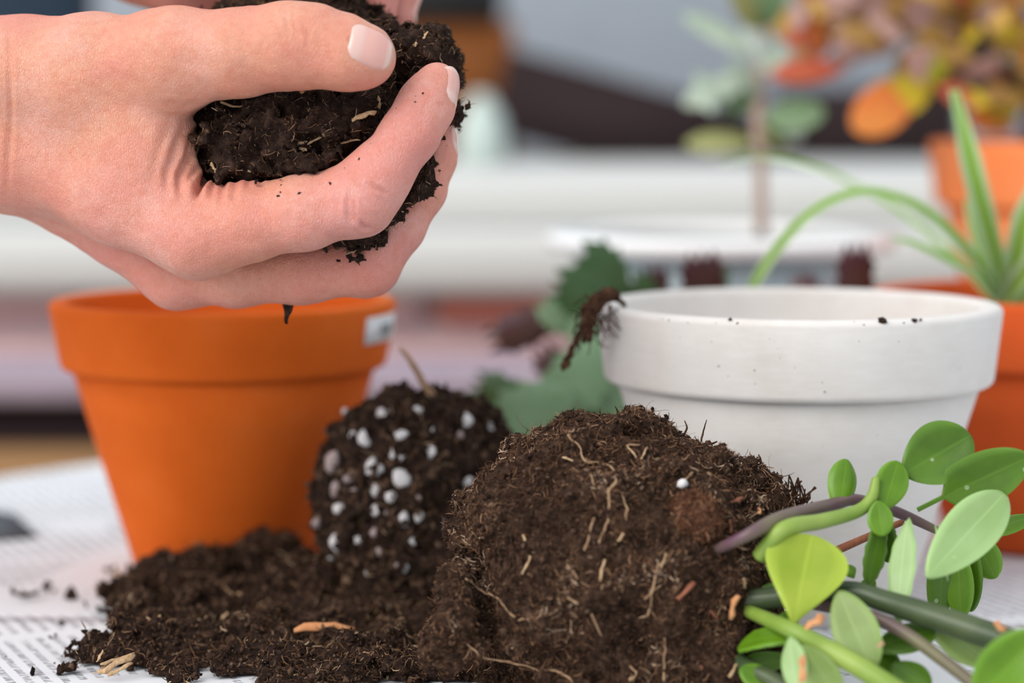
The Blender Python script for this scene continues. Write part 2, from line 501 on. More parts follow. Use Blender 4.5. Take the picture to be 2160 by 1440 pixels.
def leaf_mat(name, a, b, rough=0.35, trans=0.25, scale=60):
    m = mat(name, a, rough, spec=0.45); v = coord(m)
    c = ramp(m, noise(m, v, scale, 3, 0.55), [(0.35, a), (0.65, b)])
    if name.startswith('succulent'):
        sp = nd(m, 'ShaderNodeTexVoronoi'); sp.inputs['Scale'].default_value = 170; lk(m, v, sp.inputs['Vector'])
        dot = math_(m, 'MULTIPLY', math_(m, 'LESS_THAN', sp.outputs['Distance'], 0.11), math_(m, 'GREATER_THAN', noise(m, v, 70, 1), 0.53))
        c = mix(m, math_(m, 'MULTIPLY', dot, 0.45), c, (0.62, 0.70, 0.50))
        uvn = nd(m, 'ShaderNodeUVMap'); sx = nd(m, 'ShaderNodeSeparateXYZ'); lk(m, uvn.outputs[0], sx.inputs[0])
        ed = math_(m, 'ABSOLUTE', math_(m, 'SUBTRACT', sx.outputs['X'], 0.5))
        c = mix(m, ramp(m, ed, [(0.30, (0, 0, 0)), (0.5, (0.55, 0.55, 0.55))]), c, tuple(min(1, x * 1.5 + 0.03) for x in b))
        c = mix(m, ramp(m, ed, [(0.0, (0.35, 0.35, 0.35)), (0.04, (0, 0, 0))]), c, tuple(min(1, x * 1.4 + 0.02) for x in b))
    lk(m, c, bsdf(m).inputs['Base Color'])
    t = nd(m, 'ShaderNodeBsdfTranslucent'); lk(m, c, t.inputs['Color'])
    x = nd(m, 'ShaderNodeMixShader'); x.inputs[0].default_value = trans
    out = m.node_tree.nodes['Material Output']
    lk(m, bsdf(m).outputs[0], x.inputs[1]); lk(m, t.outputs[0], x.inputs[2]); lk(m, x.outputs[0], out.inputs['Surface'])
    lk(m, bump(m, noise(m, v, 900, 2), 0.08, 0.0004), bsdf(m).inputs['Normal'])
    return m
M['leaf'] = leaf_mat('succulent_leaf', (0.095, 0.215, 0.006), (0.150, 0.31, 0.014))
M['leaf_deep'] = leaf_mat('succulent_leaf_deep', (0.062, 0.145, 0.006), (0.100, 0.215, 0.010))
M['leaf_lime'] = leaf_mat('succulent_leaf_lime', (0.30, 0.42, 0.025), (0.40, 0.50, 0.05))
M['leaf_pale'] = leaf_mat('succulent_leaf_pale', (0.32, 0.48, 0.17), (0.38, 0.55, 0.23), 0.3)  # pale green; on the broad leaf it paints in the sheen
M['leaf_olive'] = leaf_mat('succulent_leaf_olive', (0.20, 0.29, 0.06), (0.27, 0.38, 0.11))
M['stem_green'] = leaf_mat('stem_green', (0.19, 0.30, 0.04), (0.28, 0.38, 0.07), 0.45, 0.0)
M['stem_dark'] = leaf_mat('stem_dark', (0.035, 0.060, 0.022), (0.075, 0.10, 0.04), 0.35, 0.0)
M['stem_purple'] = leaf_mat('stem_purple', (0.115, 0.042, 0.080), (0.17, 0.17, 0.07), 0.4, 0.0, 30)
M['cactus'] = leaf_mat('cactus_green', (0.21, 0.35, 0.18), (0.27, 0.43, 0.24), 0.4, 0.15)
M['cactus_dark'] = leaf_mat('cactus_dark', (0.045, 0.11, 0.03), (0.07, 0.15, 0.045), 0.4, 0.1)
M['cactus_purple'] = leaf_mat('cactus_purple', (0.085, 0.018, 0.035), (0.10, 0.05, 0.035), 0.4, 0.1)

def spider_mat():
    m = mat('spider_leaf', (0.3, 0.5, 0.05), 0.4)
    u = nd(m, 'ShaderNodeUVMap'); s = nd(m, 'ShaderNodeSeparateXYZ'); lk(m, u.outputs[0], s.inputs[0])
    c = ramp(m, s.outputs['X'], [(0.0, (0.52, 0.68, 0.40)), (0.30, (0.50, 0.66, 0.36)), (0.40, (0.27, 0.47, 0.03)), (0.72, (0.25, 0.45, 0.03)), (0.82, (0.52, 0.68, 0.38))])
    lk(m, c, bsdf(m).inputs['Base Color'])
    t = nd(m, 'ShaderNodeBsdfTranslucent'); lk(m, c, t.inputs['Color'])
    x = nd(m, 'ShaderNodeMixShader'); x.inputs[0].default_value = 0.3
    lk(m, bsdf(m).outputs[0], x.inputs[1]); lk(m, t.outputs[0], x.inputs[2]); lk(m, x.outputs[0], m.node_tree.nodes['Material Output'].inputs['Surface'])
    return m
M['spider'] = spider_mat()
def paper_mat():
    m = mat('newsprint', (0.78, 0.79, 0.81), 0.75, spec=0.15)
    v = coord(m, (1, 1, 1), (0, 0, math.radians(-24)))
    s = nd(m, 'ShaderNodeSeparateXYZ'); lk(m, v, s.inputs[0])
    X, Y = s.outputs['X'], s.outputs['Y']
    # lines of small type run along Y, columns 62 mm wide separated by white gutters
    line = math_(m, 'LESS_THAN', math_(m, 'FRACT', math_(m, 'MULTIPLY', X, 1 / 0.0048)), 0.46)
    colm = math_(m, 'LESS_THAN', math_(m, 'FRACT', math_(m, 'MULTIPLY', Y, 1 / 0.074)), 0.88)
    blk = math_(m, 'GREATER_THAN', noise(m, coord(m, (16, 9, 1), (0, 0, math.radians(-24))), 1, 1), 0.42)
    wv = nd(m, 'ShaderNodeTexNoise'); wv.inputs['Scale'].default_value = 1; wv.inputs['Detail'].default_value = 1
    lk(m, coord(m, (280, 950, 1), (0, 0, math.radians(-24))), wv.inputs['Vector'])
    let = math_(m, 'GREATER_THAN', wv.outputs['Fac'], 0.47)
    ink = math_(m, 'MULTIPLY', math_(m, 'MULTIPLY', line, colm), math_(m, 'MULTIPLY', blk, let))
    base = ramp(m, noise(m, coord(m), 14, 3), [(0.3, (0.72, 0.735, 0.765)), (0.7, (0.80, 0.81, 0.83))])
    lk(m, mix(m, math_(m, 'MULTIPLY', ink, 0.62), base, (0.12, 0.12, 0.14)), bsdf(m).inputs['Base Color'])
    return m
M['paper'] = paper_mat()
M['ink'] = mat('grey_print', (0.085, 0.095, 0.11), 0.7)
M['sticker'] = mat('white_sticker', (0.80, 0.82, 0.83), 0.5)
M['stickerink'] = mat('sticker_ink', (0.22, 0.25, 0.25), 0.6)
M['whitepaint'] = mat('white_paint', (0.60, 0.60, 0.58), 0.55)
M['mortar'] = mat('mortar', (0.66, 0.52, 0.53), 0.95)
def brick_mat(name, a, b):
    m = mat(name, a, 0.9, spec=0.15)
    lk(m, ramp(m, noise(m, coord(m), 30, 4), [(0.3, a), (0.7, b)]), bsdf(m).inputs['Base Color']); return m
M['brick'] = brick_mat('brick_red', (0.52, 0.17, 0.12), (0.60, 0.23, 0.17))
M['brick2'] = brick_mat('brick_pink', (0.66, 0.42, 0.40), (0.74, 0.50, 0.48))
M['plinth'] = brick_mat('plinth_render', (0.36, 0.30, 0.37), (0.42, 0.35, 0.41))
M['benchwood'] = wood_mat('bench_wood', (0.26, 0.13, 0.05), (0.36, 0.20, 0.09), (4, 60, 60))
M['darkwood'] = wood_mat('dark_wood', (0.018, 0.010, 0.011), (0.030, 0.017, 0.018), (4, 60, 60))
M['rustwood'] = wood_mat('rust_wood', (0.20, 0.060, 0.014), (0.28, 0.095, 0.025), (6, 60, 60))
M['farwall'] = brick_mat('grey_wall', (0.46, 0.51, 0.58), (0.52, 0.57, 0.63))
M['floor'] = brick_mat('floor_deck', (0.20, 0.16, 0.13), (0.26, 0.21, 0.17))
M['black'] = mat('black_plastic', (0.012, 0.011, 0.011), 0.6)
M['navy'] = mat('navy_cloth', (0.018, 0.032, 0.052), 0.9)
M['mint'] = mat('pale_green_glaze', (0.50, 0.58, 0.54), 0.3)
M['glaze'] = mat('white_glaze', (0.93, 0.93, 0.92), 0.25, spec=0.5)
M['bluegrey'] = mat('blue_grey_glaze', (0.36, 0.45, 0.48), 0.35, spec=0.5)
M['tablewood'] = mat('table_top', (0.62, 0.61, 0.60), 0.5)
M['metal'] = mat('grey_metal', (0.25, 0.25, 0.26), 0.4)

# ================================================================== SETTING
def struct(name, VF, m, parent=None, smooth=False):
    o = part(name, VF[0], VF[1], m, parent, smooth=smooth)
    if parent is None: o['kind'] = 'structure'
    return o
FLOORZ = -0.72
struct('floor', box(-4, 4, -2.5, 4.2, FLOORZ - 0.05, FLOORZ), M['floor'])
struct('wall_far', box(-3.5, 3.5, 4.0, 4.1, FLOORZ, 2.4), M['farwall'])
# brick parapet: mortar core with single bricks
wb = struct('wall_back', box(-1.6, 1.6, 1.513, 1.80, FLOORZ, 0.042), M['mortar'])
bk = {}
for key in ('brick', 'brick2'):
    V, F = box(-0.105, 0.105, -0.05, 0.05, -0.0315, 0.0315, 0.003)
    me = fast_mesh('brick', V, F, smooth=False); me.materials.append(M[key]); bk[key] = me
rb = random.Random(3)
for row in range(7):
    z = 0.050 - row * 0.0735
    off = 0.058 if row % 2 == 0 else -0.05
    for k in range(-6, 7):
        x = off + k * 0.220
        key = 'brick' if row == 0 and k == 0 else 'brick2'
        o = bpy.data.objects.new('brick', bk[key]); COL.objects.link(o)
        o.parent = wb
        o.location = np.array([x, 1.553 + rb.uniform(-0.002, 0.002), z]) - ROOT[wb.name]
        if row == 0: o.scale = (1, 1, 0.352); o.location.z = 0.0296 - ROOT[wb.name][2]
# white ledge: deep flat top, stepped front
t1 = struct('trim_1', merge([box(-1.7, 1.7, 1.50, 2.10, 0.080, 0.1095, 0.004), box(-1.7, 1.7, 1.47, 1.80, 0.0405, 0.0798, 0.006)]), M['whitepaint'])
# lavender plinth running along the foot of the bricks
struct('trim_2', box(-1.7, 1.7, 1.455, 1.508, -0.024, 0.0010, 0.003), M['plinth'])
struct('shade_strip', box(-1.7, 1.7, 1.475, 1.505, -0.52, -0.0255), M['darkwood'])  # dark colour stands in for the shadow gap below the plinth
# wooden bench standing in front of the parapet
b = thing('wooden_bench', (-0.35, 1.41, FLOORZ), 'brown wooden bench beyond the far edge of the newspaper-covered table', 'bench')
V, F = box(-1.0, 0.25, 1.36, 1.408, -0.078, -0.050, 0.003); part('seat_board', V, F, M['benchwood'], b, smooth=False)
V, F = box(-1.0, 0.25, 1.412, 1.46, -0.078, -0.050, 0.003); part('seat_board', V, F, M['benchwood'], b, smooth=False)
for x in (-0.9, 0.15):
    for y in (1.375, 1.445):
        V, F = box(x - 0.02, x + 0.02, y - 0.015, y + 0.015, FLOORZ, -0.0782, 0.002); part('leg', V, F, M['benchwood'], b, smooth=False)

# ---- round table with newspapers
TC = (0.118, 0.728); TR = 0.455
t = thing('round_table', (TC[0], TC[1], FLOORZ), 'round pale garden table covered with newspaper', 'table')
prof = [(0.0001, -0.024), (TR - 0.012, -0.024), (TR - 0.003, -0.021), (TR, -0.014), (TR - 0.003, -0.004), (TR - 0.01, -0.0015), (0.0001, -0.0015)]
V, F = lathe(prof, (TC[0], TC[1], 0), 128, closed=False); part('table_top', V, F, M['tablewood'], t)
V, F = lathe([(0.0001, FLOORZ + 0.03), (0.20, FLOORZ + 0.03), (0.21, FLOORZ + 0.015), (0.21, FLOORZ), (0.0001, FLOORZ)][::-1], (TC[0], TC[1], 0), 64, closed=False); part('pedestal_base', V, F, M['metal'], t)
V, F = lathe([(0.030, FLOORZ + 0.03), (0.022, FLOORZ + 0.10), (0.022, -0.08), (0.05, -0.024)], (TC[0], TC[1], 0), 32, closed=False); part('pedestal', V, F, M['metal'], t)
def sheet(name, label, cx, cy, w, h, rot, z0, seed, group=None):
    nx, ny = 40, 40
    u = np.linspace(-0.5, 0.5, nx); U, Vv = np.meshgrid(u, u, indexing='ij')
    x = U.ravel() * w; y = Vv.ravel() * h
    c, s = math.cos(rot), math.sin(rot)
    P = np.stack([cx + x * c - y * s, cy + x * s + y * c, np.zeros(nx * ny)], -1)
    # clip to the table disc so that the paper ends with the table edge
    d = P[:, :2] - np.array(TC); r = np.linalg.norm(d, axis=1); lim = TR - 0.004
    f = np.where(r > lim, lim / np.maximum(r, 1e-9), 1); P[:, :2] = np.array(TC) + d * f[:, None]
    rip = 0.0002 * (1 + fbm(P + seed, 9, 2, seed))
    top = P + np.stack([0 * rip, 0 * rip, z0 + 0.0003 + rip], -1); bot = P + np.stack([0 * rip, 0 * rip, z0 + rip], -1)
    I, J = np.meshgrid(np.arange(nx - 1), np.arange(ny - 1), indexing='ij')
    q = np.stack([I * ny + J, (I + 1) * ny + J, (I + 1) * ny + J + 1, I * ny + J + 1], -1).reshape(-1, 4)
    n = nx * ny
    ed = [(i * ny) for i in range(nx)] + [(nx - 1) * ny + j for j in range(1, ny)] + [i * ny + ny - 1 for i in range(nx - 2, -1, -1)] + [j for j in range(ny - 2, 0, -1)]
    ed = np.array(ed); e2 = np.roll(ed, -1)
    side = np.stack([ed, e2, e2 + n, ed + n], -1)
    o = part(name, np.vstack([bot, top]), [np.concatenate([q[:, ::-1], q + n, side])], M['paper'])
    return tag(o, label, 'newspaper', group)
sheet('newspaper', 'printed newspaper sheet spread under the terracotta pots on the table', 0.10, 0.84, 1.0, 0.72, math.radians(6), -0.0014, 1)
np2 = sheet('newspaper', 'printed newspaper sheet lying at the front under the loose soil', -0.05, 0.54, 0.72, 0.395, math.radians(-2), -0.0006, 2)
# grey printed picture block on the left of the paper
q = [W(-60, 1080, 0.945), W(30, 1098, 0.93), W(82, 1138, 0.882), W(-60, 1150, 0.870)]
q = np.array([(p[0], p[1], 0.0) for p in q])
V = np.vstack([q + [0, 0, -0.0003], q + [0, 0, -0.0001]])
F = [np.array([(3, 2, 1, 0), (4, 5, 6, 7), (0, 1, 5, 4), (1, 2, 6, 5), (2, 3, 7, 6), (3, 0, 4, 7)])]
part('printed_picture', V, F, M['ink'], bpy.data.objects['newspaper'], smooth=False)

# ================================================================== POTS
def arc(cx, cz, r, a0, a1, n=5):
    return [(cx + r * math.cos(math.radians(a)), cz + r * math.sin(math.radians(a))) for a in np.linspace(a0, a1, n)]
def pot(name, label, c, D, H, m, group=None, rb_=0.482, rt_=0.449):
    root = thing(name, (c[0], c[1], c[2]), label, 'pot', group)
    rh = 0.195 * D; ro, rbm = 0.5 * D, rb_ * D; rt, rbs = rt_ * D, 0.272 * D; th = 0.036 * D
    zb = H - rh
    # rim ring: rounded lip, rolled lower corner, tucked under
    b = 0.016 * D
    rim = arc(ro - b, H - b, b, 0, 90, 6) + arc(ro - 0.055 * D + b, H - b, b, 90, 180, 5)
    rim += [(ro - 0.062 * D, zb + 0.02 * D), (rt - 0.014 * D, zb + 0.012 * D), (rt - 0.010 * D, zb + 0.006 * D), (rt + 0.004 * D, zb + 0.001 * D)]
    rim += arc(rbm - 0.02 * D, zb + 0.02 * D, 0.02 * D, -90, 0, 6) + [((ro + rbm) / 2, zb + rh * 0.5)]
    V, F = lathe(rim[::-1], c, 128); part('pot_rim', V, F, m, root)
    body = [(rbs * 0.25, 0.0), (rbs - 0.008 * D, 0.0), (rbs, 0.008 * D)]
    body += [(rbs + (rt - rbs) * t_, 0.008 * D + (zb - 0.008 * D) * t_) for t_ in (0.25, 0.5, 0.75, 0.985)]
    body += [(rt - 0.013 * D, zb + 0.004 * D), (rt - 0.02 * D, zb + 0.03 * D), (rt - th, zb + 0.03 * D), (rbs - th * 0.8, th), (rbs * 0.25, th)]
    V, F = lathe(body[::-1], c, 128); part('pot_body', V, F, m, root)
    return root
YL = 0.833; DL = 0.1192
cl = W(472, 630, YL); HL = cl[2]
pl = pot('terracotta_pot', 'empty orange terracotta pot with a white sticker below the hands', (cl[0], cl[1], 0.0), DL, HL, M['terra'], rb_=0.472, rt_=0.438)
# sticker on the rim (right side)
def on_pot(c, D, ang, z, H, off=0.0003):
    rh = 0.195 * D; f = (z - (H - rh)) / rh; r = D * (0.472 + 0.028 * f) + off
    return np.array([c[0] + r * math.cos(ang), c[1] + r * math.sin(ang), z])
def patch(c, D, H, a0, a1, z0, z1, off, th=0.0002, n=8):
    A = np.linspace(a0, a1, n)
    V = [on_pot(c, D, a, z, H, o) for o in (off, off + th) for z in (z0, z1) for a in A]
    F = []
    for k in range(n - 1):
        F += [(2 * n + k, 2 * n + k + 1, 3 * n + k + 1, 3 * n + k), (k, n + k, n + k + 1, k + 1), (n + k, 3 * n + k, 3 * n + k + 1, n + k + 1), (k, k + 1, 2 * n + k + 1, 2 * n + k)]
    F += [(0, 2 * n, 3 * n, n), (n - 1, 2 * n - 1, 4 * n - 1, 3 * n - 1)]
    return np.array(V), [np.array(F)]
cz = (cl[0], cl[1]); zt = lambda y: W(800, y, YL - 0.03)[2]
V, F = patch(cz, DL, HL, math.radians(-30), math.radians(-2), zt(729), zt(671), 0.0002)
st = part('price_sticker', V, F, M['sticker'], pl, label='small white printed sticker')
for (a0, a1, y0, y1) in ((-20, -14, 712, 690), (-12.5, -9, 712, 690), (-18, -10, 719, 716)):
    V, F = patch(cz, DL, HL, math.radians(a0), math.radians(a1), zt(y0), zt(y1), 0.0005, 0.0001, 4)
    part('print_mark', V, F, M['stickerink'], st)
YW = 0.758
cw = W(1684, 638, YW); HW = cw[2]; DW = 852 * YW / FPX
pw = pot('white_clay_pot', 'empty whitewashed clay pot with soil specks on its rim', (cw[0], cw[1], 0.0), DW, HW, M['clay'])
YR = 0.874
cr_ = W(2207, 614, YR); HR = cr_[2]
pr = pot('terracotta_pot', 'terracotta pot holding the spider plant behind the white pot', (cr_[0], cr_[1], 0.0), 0.125, HR, M['terra_red'])
YB = 1.10
cb = W(2318, 296, YB); HB = cb[2]
pb = pot('terracotta_pot', 'large pale terracotta pot at the right edge holding the orange-leaved plant', (cb[0], cb[1], 0.0), 0.152, HB, M['terra_pale'])
# soil discs inside planted pots
def pot_soil(root, c, D, H, m, drop=0.012):
    r = D * 0.42
    V, F = lathe([(0.0001, H - drop - 0.012), (r, H - drop - 0.012), (r, H - drop), (r * 0.6, H - drop + 0.002), (0.0001, H - drop + 0.003)], (c[0], c[1], 0), 48, closed=False)
    V[:, 2] += 0.001 * fbm(V, 150, 3, 4)
    part('pot_soil', V, F, m, root, kind='stuff')
pot_soil(pr, cr_, 0.125, HR, M['soil'])
pot_soil(pb, cb, 0.152, HB, M['soil'])

# ================================================================== LEAVES
def leaf_vf(base, tip, width, nv_, bend=0.0, cup=0.0, thick=0.0012, shape='obovate', nu=16, nvv=9, twist=0.0, pet=0.0, scal=0.0, rib=0.0):
    base = np.array(base, float); tip = np.array(tip, float)
    ax = tip - base; L = np.linalg.norm(ax); a = ax / L
    nn = np.array(nv_, float); nn = nrm(nn - a * np.dot(nn, a)); s = np.cross(a, nn)
    u = np.linspace(0, 1, nu) if shape == 'cactus' else (1 - np.cos(np.pi * np.linspace(0, 1, nu))) / 2; v = np.linspace(-1, 1, nvv)
    if shape == 'obovate': w = np.sin(np.pi * np.clip(u, 0, 1) ** 1.5) ** 0.60
    elif shape == 'oval': w = np.sin(np.pi * u ** 1.15) ** 0.52
    elif shape == 'lance': w = np.sin(np.pi * u ** 0.9) ** 0.9
    elif shape == 'spade': w = np.sin(np.pi * u ** 1.95) ** 0.58
    elif shape == 'cactus':
        w = np.interp(u, [0, 0.06, 0.3, 0.55, 0.85, 0.93, 1.0], [0.30, 0.45, 0.80, 0.95, 0.90, 0.72, 0.50])
    w = np.clip(w, 0, 1); w[0] = max(w[0], 0.06)
    if shape != 'cactus': w[-1] = max(w[-1] * 0.0, 0.05)
    if pet > 0: w = np.maximum(w * np.clip((u - pet) / 0.12, 0, 1), 0.09 * np.clip((0.5 - u) * 10, 0, 1))
    w = w * width / 2
    top, bot = [], []
    for i in range(nu):
        tw = twist * (u[i] - 0.3)
        si = s * math.cos(tw) + nn * math.sin(tw); ni = nn * math.cos(tw) - s * math.sin(tw)
        c = base + ax * u[i] + nn * bend * L * 4 * u[i] * (1 - u[i])
        for j in range(nvv):
            vv = v[j]; wi = w[i]; ux = 0.0
            if shape == 'cactus' and abs(vv) == 1:
                ph = (u[i] * 3.6) % 1.0
                wi = wi * (1.0 + 0.30 * (ph ** 2.0))
            p = c + si * wi * vv + ni * (cup * (vv * vv) + rib * abs(vv)) * width * (wi / (width / 2))
            if shape == 'cactus' and i >= nu - 3: p = p + ax * 0.24 * (abs(math.cos(math.pi * vv)) ** 3 - 0.3) * (i - nu + 4) / 3
            if scal and abs(vv) == 1: p = p + si * vv * width * scal * math.sin(u[i] * 30)
            h = thick / 2 * math.sqrt(max(0, 1 - vv * vv)) * min(1, w[i] / (0.25 * width / 2 + 1e-9))
            top.append(p + ni * h); bot.append(p - ni * h)
    V = np.array(top + bot); n = nu * nvv
    I, J = np.meshgrid(np.arange(nu - 1), np.arange(nvv - 1), indexing='ij')
    q = np.stack([I * nvv + J, (I + 1) * nvv + J, (I + 1) * nvv + J + 1, I * nvv + J + 1], -1).reshape(-1, 4)
    uv = np.tile(np.array([((v[j] + 1) / 2, u[i]) for i in range(nu) for j in range(nvv)]), (2, 1))
    e0 = np.arange(nvv - 1); e1 = (nu - 1) * nvv + e0
    ends = np.concatenate([np.stack([e0, e0 + 1, e0 + 1 + n, e0 + n], -1), np.stack([e1 + 1, e1, e1 + n, e1 + 1 + n], -1)])
    return V, [np.concatenate([q, q[:, ::-1] + n, ends])], uv
def leaf(parent, m, base, tip, wpx, Y, nv_, name='leaf', **kw):
    V, F, uv = leaf_vf(base, tip, R(wpx, Y), nv_, **kw)
    return part(name, V, F, M[m], parent, uv=uv)
def ribbon(parent, m, pts, widths, side_hint=(0, -1, 0.3), fold=0.18, thick=0.0006, n=28, name='leaf'):
    P = catmull(pts, n); wd = np.interp(np.linspace(0, 1, n), np.linspace(0, 1, len(widths)), widths)
    T = np.gradient(P, axis=0); T /= np.linalg.norm(T, axis=1)[:, None]
    v = np.linspace(-1, 1, 7); top, bot, uv = [], [], []
    for k in range(n):
        nn = nrm(np.array(side_hint) - T[k] * np.dot(side_hint, T[k])); s = np.cross(T[k], nn)
        for vv in v:
            p = P[k] + s * vv * wd[k] / 2 + nn * fold * wd[k] * abs(vv)
            h = thick / 2 * math.sqrt(max(0, 1 - vv * vv)); top.append(p + nn * h); bot.append(p - nn * h); uv.append(((vv + 1) / 2, k / n))
    m_ = 7; N = n * m_
    I, J = np.meshgrid(np.arange(n - 1), np.arange(m_ - 1), indexing='ij')
    q = np.stack([I * m_ + J, (I + 1) * m_ + J, (I + 1) * m_ + J + 1, I * m_ + J + 1], -1).reshape(-1, 4)
    return part(name, np.array(top + bot), [np.concatenate([q, q[:, ::-1] + N])], M[m], parent, uv=np.array(uv + uv))

# ---- spider plant in the right pot
sp = thing('spider_plant', (cr_[0], cr_[1], HR - 0.010), 'spider plant with arching striped green leaves in the right terracotta pot', 'plant')
def wl(*pts): return [W(*p) for p in pts]
px = lambda w: R(w, YR)
ribbon(sp, 'spider', wl((2125, 640, .872), (2090, 520, .862), (2050, 370, .855), (2010, 190, .862)), [px(26), px(46), px(56), px(52), px(20)], (0.35, -1, 0.1))
ribbon(sp, 'spider', wl((2118, 640, .87), (2050, 545, .862), (1960, 455, .855), (1880, 415, .85), (1800, 408, .845), (1710, 450, .84), (1640, 525, .838), (1592, 598, .838), (1575, 640, .84)), [px(24), px(36), px(36), px(30), px(26), px(24), px(26), px(24), px(8)], (0.1, -0.8, 0.7))
ribbon(sp, 'spider', wl((2100, 640, .885), (2010, 540, .90), (1900, 450, .92), (1790, 385, .935), (1700, 348, .945), (1600, 332, .955), (1520, 345, .965)), [px(20), px(22), px(20), px(18), px(16), px(14), px(6)], (0.1, -0.6, 0.8))
ribbon(sp, 'spider', wl((2130, 640, .872), (2140, 560, .86), (2160, 460, .852), (2200, 360, .85)), [px(26), px(46), px(48), px(20)], (-0.3, -1, 0.1))
ribbon(sp, 'spider', wl((2120, 640, .86), (2150, 590, .845), (2200, 520, .835), (2260, 470, .83)), [px(24), px(40), px(38), px(14)], (-0.2, -1, 0.4))
ribbon(sp, 'spider', wl((2105, 640, .87), (2060, 585, .86), (1990, 545, .852), (1920, 512, .848), (1880, 505, .846)), [px(22), px(30), px(28), px(18), px(6)], (0.1, -0.8, 0.7))
ribbon(sp, 'spider', wl((2110, 640, .88), (2080, 560, .885), (2055, 480, .89), (2040, 420, .895)), [px(24), px(40), px(36), px(12)], (0.2, -1, 0.2))
ribbon(sp, 'spider', wl((2150, 640, .875), (2200, 560, .87), (2270, 480, .87), (2330, 430, .875)), [px(24), px(40), px(36), px(12)], (-0.2, -1, 0.4))

# ---- orange-leaved plant in the back pot
fol = thing('orange_leaved_plant', (cb[0], cb[1], HB - 0.01), 'bushy plant with orange, red and yellow leaves in the large pale pot', 'plant')
for nm, a, b2 in (('f_orange', (0.80, 0.20, 0.035), (0.85, 0.32, 0.06)), ('f_yellow', (0.58, 0.45, 0.015), (0.72, 0.52, 0.02)), ('f_red', (0.58, 0.10, 0.045), (0.66, 0.16, 0.07)), ('f_lime', (0.50, 0.56, 0.02), (0.60, 0.62, 0.03)), ('f_brown', (0.38, 0.20, 0.05), (0.50, 0.28, 0.07)), ('f_mauve', (0.46, 0.26, 0.22), (0.56, 0.34, 0.29)), ('f_amber', (0.58, 0.33, 0.05), (0.66, 0.40, 0.09)), ('f_dark', (0.045, 0.03, 0.015), (0.08, 0.05, 0.025))):
    M[nm] = leaf_mat(nm, a, b2, 0.5, 0.3, 25)
hubs = [W(2250, 250, 1.10), W(2130, 150, 1.09), W(2020, 90, 1.08), W(1900, 70, 1.08)]
for k, (hp) in enumerate([[W(2318, 300, 1.10), W(2250, 200, 1.10), W(2100, 90, 1.09), W(1900, 70, 1.08), W(1720, 60, 1.075)],
                          [W(2310, 300, 1.10), W(2160, 200, 1.095), W(2000, 150, 1.08), W(1900, 190, 1.07)],
                          [W(2325, 300, 1.11), W(2200, 100, 1.12), W(2080, -60, 1.12)], [W(2330, 300, 1.10), W(2350, 100, 1.10), W(2300, -80, 1.1)]]):
    V, F = tube(hp, [0.0035] + [0.002] * (len(hp) - 1), 6, 20); part('branch', V, F, M['f_brown'], fol)
spec = [('f_orange', (1925, 185, 1.06), (1800, 275, 1.05), 105), ('f_yellow', (1960, 150, 1.062), (1880, 240, 1.055), 80), ('f_lime', (2000, 150, 1.07), (1925, 125, 1.06), 75), ('f_red', (1780, 145, 1.07), (1625, 158, 1.065), 56), ('f_red', (1760, 50, 1.08), (1655, 90, 1.07), 60), ('f_orange', (1735, 80, 1.085), (1680, 30, 1.08), 60), ('f_mauve', (1900, 75, 1.09), (1780, 90, 1.085), 90), ('f_mauve', (1860, 20, 1.09), (1750, 10, 1.09), 70), ('f_orange', (2140, 265, 1.085), (2040, 250, 1.075), 60), ('f_yellow', (2150, 240, 1.08), (2080, 225, 1.075), 50), ('f_amber', (1990, 110, 1.08), (1935, 40, 1.075), 60), ('f_amber', (1860, 100, 1.085), (1790, 40, 1.085), 70)]
for (m, a, b2, w) in spec:
    leaf(fol, m, W(*a), W(*b2), w, 1.06, (0.1, -1, 0.35), shape='oval', nu=10, nvv=5, bend=0.06, thick=0.0008)
rf = random.Random(11)
for k in range(270):
    x = rf.uniform(1930, 2420); y = rf.uniform(-120, 222)
    if k > 190: x = rf.uniform(1690, 1990); y = rf.uniform(-110, 95)
    Yd = rf.uniform(1.04, 1.16)
    a = rf.uniform(0, 6.28); l = rf.uniform(55, 110)
    p = W(x, y, Yd); q2 = W(x + l * math.cos(a), y + l * math.sin(a), Yd + rf.uniform(-0.01, 0.01))
    m = rf.choices(['f_brown', 'f_amber', 'f_orange', 'f_red', 'f_yellow', 'f_mauve', 'f_dark'], [5, 6, 1.5, 1.3, 1.2, 2.0, 3] if k <= 190 else [3, 3, 0.6, 1.0, 0.3, 7, 2])[0]
    leaf(fol, m, p, q2, l * 0.55, Yd, (rf.uniform(-.6, .6), -1, rf.uniform(-.2, .8)), shape='oval', nu=7, nvv=5, bend=0.05, thick=0.0007)

# ---- white planter with the silvery sapling
YP = 1.085
cp = W(1520, 486, YP)
wp_ = thing('white_planter', (cp[0], cp[1], 0), 'blurred blue-grey planter with a thick white rim holding the sapling', 'pot')
rp = 372 * YP / FPX; zr = cp[2]
rim = arc(rp - 0.004, zr - 0.004, 0.004, 0, 90, 5) + [(rp - 0.014, zr), (rp - 0.016, zr - 0.007)] + [(rp - 0.012, zr - 0.0085), (rp - 0.003, zr - 0.008)]
V, F = lathe(rim[::-1], (cp[0], cp[1], 0), 96); part('rim', V, F, M['glaze'], wp_)
V, F = lathe([(0.02, 0), (0.055, 0), (rp - 0.012, zr - 0.0085), (rp - 0.016, zr - 0.007), (0.05, 0.006), (0.02, 0.006)][::-1], (cp[0], cp[1], 0), 96); part('planter_body', V, F, M['bluegrey'], wp_)
V, F = lathe([(0.0001, zr - 0.018), (rp - 0.020, zr - 0.018), (rp - 0.020, zr - 0.012), (0.0001, zr - 0.010)], (cp[0], cp[1], 0), 48, closed=False); part('pot_soil', V, F, M['soil'], wp_, kind='stuff')
